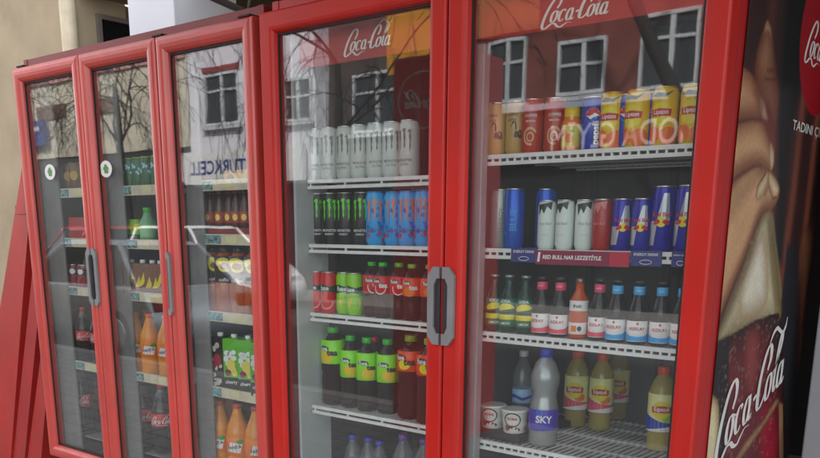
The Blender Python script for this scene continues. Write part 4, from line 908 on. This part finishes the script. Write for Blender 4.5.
t = thing('snack_box', 'yellow snack box with brown oval mark high behind the third door', 'box', (-2.6, .25, S3[1]+.18))
part(MB().box((fx(224, 195, .1), .1, S3[1]+.182), (-2.4, .4, S3[1]+.235), .003), 'carton_box', M('mustard_card', (176, 140, 60), .5), t)
part(MB().add(*flat(ell2d(0, 0, .02, .017), lambda u, v: (fx(231, 195, .1)+u, .0992, S3[1]+.208+v))), 'oval_mark', M('coffee_brown', (60, 34, 22), .4), t)
# first and second doors, upper shelves
p = can('iced_tea_can', .03, .12, M('dark_green_jar', (30, 84, 50), .4), [('white_blue_print', splash(12, .08, -.02, .02, 14, .008), M('pale_blue_print', (150, 190, 206), .4), .075, 0, False)], M('lime_lid', (150, 170, 60), .4))
row(p, [fx(q, 170, .115) for q in (130, 140, 150, 160)], .115, S1[0], 'dark green cans on the top shelf of the second door', 'drink can', olab('dark green can with pale blue splashes and lime lid', ''), rot=.7)
def pouch(bm, pm):
    t = blank('snack_pouch'); vs = []; fs = []
    for k in range(7):
        z = .12*k/6; b = .024*math.sin(PI*min(1, k/6*.92+.08))
        vs += [(-.033, -.002, z), (0, -b-.002, z), (.033, -.002, z), (.033, .002, z), (0, b*.5+.002, z), (-.033, .002, z)]
    for k in range(6):
        for j in range(6): fs.append((k*6+j, k*6+(j+1) % 6, k*6+6+(j+1) % 6, k*6+6+j))
    fs += [(5, 4, 3, 2, 1, 0), tuple(36+j for j in range(6))]
    MB().add(vs, fs, True).build('bag', bm, t); mb = MB()
    mb.add([(u, -.0285, .065+v) for u, v in ell2d(0, 0, .018, .02)[0]], ell2d(0, 0, .018, .02)[1]); mb.build('front_mark', pm, t); return t
p = pouch(M('brown_bag', (96, 70, 40), .4), M('ochre_mark', (170, 130, 60), .4))
row(p, [fx(q, 165, .115) for q in (67, 77, 87)], .115, S1[0], 'brown snack pouches on the top shelf of the first door', 'pouch', olab('brown snack pouch with ochre mark', 'on its shelf'), rot=.7)
p = can('drink_can', .029, .09, M('bright_green_can', (110, 160, 40), .35), [('dark_print', [rect2d(-.05, -.02, .05, .0)], INKDG, .03, 0, True), ('pale_print', [ell2d(0, 0, .016, .012)], INKY, .06, 0, True)], M('green_lid', (130, 150, 60), .4))
row(p, [fx(q, 222, .115) for q in (129, 138)], .115, S1[1], 'bright green small cans', 'drink can', olab('bright green short can with dark foot', 'behind the middle door'), rot=.7)
p = bottle('green_bottle', [(.03, 0), (.034, .006), (.034, .075), (.02, .1), (.014, .12)], M('pale_green_bottle', (110, 160, 120), .3), (.016, .118, .135), GCAP, [('label', .0345, .02, .06, M('mint_label', (150, 190, 150), .4), [])])
row(p, [fx(149, 230, .115)], .115, S1[1], None, 'bottle', lambda i, n: 'pale mint green bottle right of the bright green short cans')
t = thing('snack_box', 'red cardboard snack box on a shelf behind the leftmost door', 'box', (-3.5, .25, S1[1]))
part(MB().box((fx(68, 222, .09), .09, S1[1]+.001), (-3.46, .4, S1[1]+.10), .003), 'carton_box', M('snack_red', (150, 34, 40), .45), t)
part(MB().box((fx(69, 222, .09), .0875, S1[1]+.045), (-3.5, .0895, S1[1]+.055)), 'pale_stripe', M('pale_rose', (190, 120, 120), .4), t)
p = can('drink_can', .031, .105, M('maroon_can', (126, 40, 46), .35), [('dark_print', [rect2d(-.06, .0, .06, .03)], INK, .06, 0, True), ('pale_print', [ell2d(0, 0, .014, .012)], INKW, .075, 0, True)])
row(p, [fx(q, 266, .115) for q in (74, 84, 94)], .115, S1[2], 'maroon cans behind the first door', 'drink can', olab('maroon can with black band behind the leftmost door', ''), rot=.7)
p = carton(.06, .06, .125, M('brown_carton', (112, 70, 44), .4), [('yellow_zigzag', [poly2d([(-.026, .03), (-.008, .075), (-.004, .05), (.012, .09), (.026, .06), (.016, .06), (.008, .04), (-.01, .03)])], INKY, 0)])
row(p, [fx(q, 266, .11) for q in (134, 143, 152, 161)], .11, S1[2], 'brown cartons behind the second door', 'carton', olab('small brown carton with yellow zigzag', 'behind the middle door'), rot=.6)

# ================================================================== THE STREET MIRRORED IN THE GLASS
FY = YV(13.5)                                              # house fronts across the road
def facade(name, label, x0, x1, h, wm_, gm_, zg, wins, depth=8, bands=(), y=FY):
    t = thing(name, label, 'house', ((x0+x1)/2, y, 0))
    part(MB().box((x0, y-depth, zg), (x1, y, h)), 'wall', wm_, t)
    part(MB().box((x0+.02, y-depth+.05, 0), (x1-.02, y-.15, zg)), 'shop_floor', gm_, t)
    for nm, a, b, z0, z1, m in bands: part(MB().box((a, y+.003, z0), (b, y+.06, z1)), nm, m, t)
    for a, b, z0, z1 in wins:
        c = a+(b-a)*.55
        f = part(MB().box((a, y+.002, z0), (a+.05, y+.07, z1)).box((b-.05, y+.002, z0), (b, y+.07, z1)).box((a+.05, y+.002, z1-.06), (b-.05, y+.07, z1)).box((a+.05, y+.002, z0), (b-.05, y+.07, z0+.06))
                 .box((c-.04, y+.002, z0+.07), (c+.04, y+.065, z1-.07)).box((a+.07, y+.002, z1-.45), (c-.04, y+.06, z1-.40)).box((c+.04, y+.002, z1-.45), (b-.07, y+.06, z1-.40)).box((a-.08, y+.002, z0-.1), (b+.08, y+.14, z0-.03)),
                 'window_frame', M('white_upvc', (196, 198, 200), .4), t)
        part(MB().box((a+.07, y+.001, z0+.07), (b-.07, y+.02, z1-.07)), 'window_pane', mat('street_window', (.05, .06, .07), .08), t)
    part(MB().box((x0-.1, y-.02, h), (x1+.1, y+.25, h+.15)), 'cornice', M('pale_cornice', (170, 168, 164), .7), t)
    return t
DARKSHOP = mat('dark_shopfront', (.03, .032, .034), .3, noise=.2, scale=1.2)
hd = facade('corner_house', 'brick red house across the street with three white windows, seen mirrored', -11.4, -3.6, 9.5, mat('brick_red_render', (.21, .05, .035), .85, noise=.1, scale=2), DARKSHOP, 3.35,
            [(-10.76, -9.86, 3.98, 5.15), (-9.15, -8.16, 4.0, 4.96), (-7.45, -6.4, 3.95, 5.2), (-5.5, -4.5, 3.95, 5.2), (-10.76, -9.86, 6.9, 8.1), (-9.15, -8.16, 6.9, 8.0), (-7.45, -6.4, 6.9, 8.1)],
            bands=[('orange_band', -11.35, -9.6, 5.25, 6.3, mat('orange_render', (.45, .14, .05), .85))])
facade('white_house', 'lilac white house across the street above a phone shop, seen mirrored', -20.6, -15.75, 9.5, mat('lilac_white_render', (.74, .72, .78), .85, noise=.04, scale=2), DARKSHOP, 2.62,
       [(-19.9, -18.5, 4.15, 5.42), (-16.8, -15.85, 4.06, 5.05), (-18.2, -17.2, 4.1, 5.1), (-19.6, -18.5, 6.9, 8.2), (-17.4, -16.4, 6.9, 8.2)], depth=2.2, bands=[('red_awning_box', -19.95, -18.45, 5.46, 5.6, mat('awning_red', (.3, .05, .05), .7))])
PK = mat('pink_render', (.62, .42, .42), .85, noise=.06, scale=2)
facade('beige_house', 'cream and pink house across the street with white pilasters, seen mirrored', -34, -20.65, 10, mat('cream_render', (.62, .56, .44), .85, noise=.06, scale=2), DARKSHOP, 3.7,
       [], bands=[('pink_storey', -33.9, -20.7, 6.2, 9.9, PK), ('string_course', -33.95, -20.68, 5.95, 6.18, mat('rose_band', (.55, .3, .28), .85)), ('plaque', -28.6, -26.9, 4.9, 5.3, mat('brown_plaque', (.2, .1, .06), .7)), ('plaque', -25.6, -24.2, 4.85, 5.25, mat('brown_plaque', (.2, .1, .06), .7))])
bh = [o for o in bpy.data.objects if o.name == 'beige_house'][0]
for k in range(16): part(MB().box((-33.6+k*.82, FY+.065, 6.2), (-33.3+k*.82, FY+.2, 9.9)), 'pilaster', mat('white_pilaster', (.75, .75, .76), .8), bh)
facade('grey_house', 'grey house set back behind the gap in the opposite row, seen mirrored', -40, -5, 14, mat('grey_render', (.10, .11, .11), .9, noise=.1, scale=1.5), DARKSHOP, 2.8, [(-14.6, -13.4, 3.6, 5.0)], y=-24)
facade('narrow_house', 'dark brown narrow house in the gap beside the white house, seen mirrored', -15.73, -11.43, 12, mat('dark_brown_render', (.075, .055, .05), .9, noise=.1, scale=1.5), DARKSHOP, 2.8, [(-14.9, -13.5, 3.7, 5.0)], y=FY-.45)
def sign(label, x0, x1, z0, z1, y, bm2, text, tm, extra=None, ht=.6, xoff=0.):
    t = thing('shop_sign', label, 'sign', ((x0+x1)/2, y, z0))
    part(MB().box((x0, y, z0), (x1, y+.12, z1)), 'board', bm2, t)
    if text:
        g = T(text, wd=ht, bold=.02)
        part(MB().add(*flat(g, lambda u, v: ((x0+x1)/2+xoff-u, y+.124, (z0+z1)/2+v))), 'lettering', tm, t)
    for nm, poly, m in (extra or []): part(MB().add(*flat(poly2d(poly), lambda u, v: (u, y+.122, v))), nm, m, t)
    return t
sign('white shop sign with navy letters across the street, seen mirrored', -21.9, -16.0, 2.66, 3.5, FY+.1, M('sign_white', (226, 228, 232), .4), 'TURKCELL', M('sign_navy', (24, 40, 110), .4), [('navy_wedge', [(-21.9, 2.66), (-20.7, 2.66), (-21.9, 3.5)], M('sign_navy', (24, 40, 110), .4))], at(249, 168, 1, 13.4).x-at(194, 168, 1, 13.4).x, (at(249, 168, 1, 13.4).x+at(194, 168, 1, 13.4).x)/2+18.95)
yb = sign('yellow shop sign with black letters across the street, seen mirrored', -13.3, -11.45, 4.75, 7.4, FY+.1, M('sign_yellow', (176, 128, 44), .5), 'TE', M('sign_black', (24, 22, 20), .4), None, .5, .45)
a, b = at(553, 138, 1, 13.5), at(700, 132, 1, 13.5)
gi = T('MODA GİYİM', wd=b.x-a.x, bold=.01)
sg = thing('shop_sign', 'dark fascia with pale cut out letters across the street, seen mirrored', 'sign', ((a.x+b.x)/2, FY, 2.6))
part(MB().box((-11.2, FY+.002, a.z-.42), (-3.8, FY+.1, a.z+.5)), 'board', M('fascia_black', (30, 28, 28), .4), sg)
part(MB().add(*flat(gi, lambda u, v: ((a.x+b.x)/2-u, FY+.104, (a.z+b.z)/2+.1+v*1.35))), 'lettering', M('letters_pale', (176, 176, 178), .4), sg)
part(MB().box((-11.2, FY+.004, a.z+.51), (-3.8, FY+.2, a.z+.62)), 'light_box', M('pale_strip', (170, 174, 186), .4), sg)
sign('blue and white shop sign on the cream house, seen mirrored', -30.2, -28.0, 4.1, 4.85, FY+.1, M('sign_blue', (50, 60, 130), .4), '', INKW, [('white_stripe', [(-30, 4.55), (-28.3, 4.55), (-28.3, 4.68), (-30, 4.68)], INKW), ('white_stripe', [(-29.8, 4.3), (-28.6, 4.3), (-28.6, 4.42), (-29.8, 4.42)], INKW)])
# red kiosk on the near pavement
kq = thing('red_kiosk', 'tall dark red kiosk on the pavement opposite the doors, seen mirrored', 'kiosk', (-3.9, -3.1, 0))
part(MB().box((-4.3, -3.4, 0), (-3.66, -2.95, 2.67), .01), 'body', M('kiosk_red', (190, 40, 48), .4), kq)
part(MB().add(*flat(ring2d(0, 0, .22, .19, .008, 36), lambda u, v: (-4.03-u, -2.947, 2.38+v))), 'emblem_ring', INKW, kq)
script_on(kq, lambda u, v, l: (-4.03-u*.34-kq.location.x, -2.946+l-kq.location.y, 2.38+v*.34), INKW)

# cars parked along the road
def car(label, xc, y, L, H, Wd, pm, d=1, boxy=False, z0=-.12):
    t = thing('parked_car', label, 'car', (xc, y, z0), 0 if d > 0 else PI)
    hl = L/2
    body = [(-hl, .38), (-hl+.03, .62), (-hl+.1, .86), (-hl+.55, .92), (hl-1.25, .90), (hl-.55, .80), (hl-.1, .66), (hl, .48), (hl-.03, .25), (hl-.3, .19), (-hl+.3, .19), (-hl+.03, .26)]
    if boxy: body[2] = (-hl+.06, .95); body[3] = (-hl+.3, 1.0); body[4] = (hl-1.1, .98); body[5] = (hl-.5, .92)
    def slices(poly, ws, ins):
        vs = []; fs = []; n = len(poly); cz = sum(p[1] for p in poly)/n
        for wq, s in zip(ws, ins): vs += [(x*(1-s*.02), wq, cz+(z-cz)*(1-s*.06)) for x, z in poly]
        for k in range(len(ws)-1):
            for j in range(n): fs.append((k*n+j, k*n+(j+1) % n, (k+1)*n+(j+1) % n, (k+1)*n+j))
        fs += [tuple(range(n-1, -1, -1)), tuple((len(ws)-1)*n+j for j in range(n))]
        return vs, fs
    h = Wd/2
    MB().add(*slices(body, (-h, -h+.06, -h+.2, h-.2, h-.06, h), (1, .25, 0, 0, .25, 1)), True).build('body', pm, t)
    r0_, r1_ = (-hl+.12, -hl+.45) if boxy else (-hl+.35, -hl+.95); w0, w1 = hl-1.15, hl-1.95
    zb = .9 if not boxy else .97
    def house(ins, zt, lo):
        return [(r0_+ins*.4, -h+.08+ins*.1, lo), (w0-ins*.4, -h+.08+ins*.1, lo), (w0-ins*.4, h-.08-ins*.1, lo), (r0_+ins*.4, h-.08-ins*.1, lo), (r1_+ins, -h+.26, zt), (w1-ins, -h+.26, zt), (w1-ins, h-.26, zt), (r1_+ins, h-.26, zt)]
    FS = [(0, 3, 2, 1), (4, 5, 6, 7), (0, 1, 5, 4), (1, 2, 6, 5), (2, 3, 7, 6), (3, 0, 4, 7)]
    MB().add(house(.0, H-.05, zb-.05), FS).build('window_glass', mat('car_glass', (.02, .025, .03), .05), t)
    MB().add([(r1_-.03, -h+.25, H-.055), (w1+.04, -h+.25, H-.055), (w1+.04, h-.25, H-.055), (r1_-.03, h-.25, H-.055), (r1_+.1, -h+.34, H), (w1-.1, -h+.34, H), (w1-.1, h-.34, H), (r1_+.1, h-.34, H)], FS).build('roof', pm, t)
    mb = MB()
    for s in (-1, 1):
        yb_, yt = s*(h-.075), s*(h-.255)
        mb.tube([(r0_, yb_, zb-.05), (r1_, yt, H-.05)], .035).tube([(w0, yb_, zb-.05), (w1, yt, H-.05)], .035).tube([((r0_+w0)/2, yb_, zb-.05), ((r1_+w1)/2-.05, yt, H-.05)], .03)
    mb.build('pillars', pm, t)
    for sx in (-hl+.75, hl-.8):
        for s in (-1, 1):
            wv = bpy.data.objects.new('wheel', MB().lathe([(.2, -.09), (.3, -.09), (.31, -.06), (.31, .06), (.3, .09), (.2, .09)], 22).data('wheel', BLACK)); COL.objects.link(wv)
            wv.parent = t; wv.location = (sx, s*(h-.08), .31); wv.rotation_euler = (PI/2, 0, 0)
            rim = bpy.data.objects.new('rim', MB().lathe([(.03, .07), (.19, .085), (.2, .095), (.17, .1), (.04, .092)], 18).data('rim', SILVER)); COL.objects.link(rim); rim.parent = wv
            if s > 0: rim.rotation_euler = (PI, 0, 0)
    for s in (-1, 1):
        MB().box((hl-.22, s*(h-.3)-.16, .58), (hl-.06, s*(h-.3)+.16, .70), .02).build('headlight', M('lamp_glass', (220, 222, 226), .1), t)
        MB().box((-hl+.0, s*(h-.2)-.12, .62), (-hl+.12, s*(h-.2)+.12, .80), .02).build('tail_light', M('tail_red', (150, 16, 18), .15), t)
        MB().box((w0-.4, s*(h+.08)-.09, zb+.0), (w0-.28, s*(h+.08)+.09, zb+.13), .02).build('mirror', pm, t)
    return t
car('silver saloon parked at the near kerb, seen mirrored in the left doors', -11.3, -4.95, 4.3, 1.46, 1.72, M('silver_paint', (176, 180, 184), .25, .5), -1)
car('white van like car parked across the road, seen mirrored in the third door', -15.5, -9.9, 4.3, 1.68, 1.76, M('white_paint', (222, 224, 226), .25), 1, True)
car('dark red estate car parked across the road, seen mirrored', -20.0, -9.9, 4.4, 1.66, 1.76, M('dark_red_paint', (120, 36, 40), .25), -1, True)

# bare street trees
BARK = mat('dark_bark', (.022, .018, .016), .9, noise=.2, scale=30)
def tree(label, base, lean, H, seed, rr=.14, hang=1., path=None, dens=.85):
    rnd = random.Random(seed); t = thing('bare_tree', label, 'tree', base)
    p = Vector((0, 0, 0)); pts = [p.copy()]; d = Vector((lean, 0, 1)).normalized()
    n = 7
    for k in range(n): p = p+d*(H*.5/n); d = (d+Vector((rnd.uniform(-.12, .12), rnd.uniform(-.1, .1), 0))).normalized(); pts.append(p.copy())
    if path: pts = [Vector(q) for q in path]; n = len(pts)-1
    MB().tube(pts, [rr*(1-.5*k/n) for k in range(n+1)], 9).build('trunk', BARK, t)
    cr = MB()
    def grow(p, d, L, r, lv):
        pts = [p.copy()]; m = 8 if lv < 3 else 5
        for k in range(m):
            d = (d+Vector((rnd.uniform(-.2, .2), rnd.uniform(-.2, .2), rnd.uniform(-.14, .14)-(.065*lv*hang if lv > 1 else -.05)))).normalized()
            p = p+d*(L/m); pts.append(p.copy())
            if lv < 4 and k >= 1 and k % 2 == lv % 2:
                for _ in range(2 if lv < 3 else 1):
                    if rnd.random() > dens: continue
                    q = Vector((rnd.uniform(-1, 1), rnd.uniform(-1, 1), rnd.uniform(-.5, .7))).normalized()
                    grow(p, (d*.6+q*.8).normalized(), L*rnd.uniform(.5, .75), r*.5, lv+1)
        cr.tube(pts, [max(.007, r*(1-.65*k/m)) for k in range(m+1)], 5 if lv < 2 else 3)
    for k in range(4):
        a = 2*PI*k/4+rnd.uniform(-.4, .4); i = rnd.choice(range(len(pts)//2+1, len(pts)))
        grow(pts[i], Vector((math.cos(a)*.9, math.sin(a)*.6, .6)).normalized(), H*.34, rr*.26, 1)
    cr.build('crown', BARK, t); return t
TY = YV(11.6)
tree('bare tree with leaning trunk across the street, seen mirrored at the right', (-4.2, TY, 0), -.58, 8.5, 3, .15, 1., [(0, 0, 0), (-.75, .05, 1.7), (-1.75, .0, 3.58), (-2.35, 0, 4.65), (-3.1, -.1, 5.9), (-3.6, -.1, 6.8)], .45)
tree('bare weeping tree in the gap beside the white house, seen mirrored', (-13.4, TY, 0), .05, 9.5, 11, .13, 1.6)
tree('bare weeping tree before the white house, seen mirrored in the third door', (-20.9, TY, 0), .08, 10, 21, .13, 1.6)
tree('bare tree before the cream house, seen mirrored in the left doors', (-27.0, TY, 0), -.05, 10, 5, .14, 1.2)
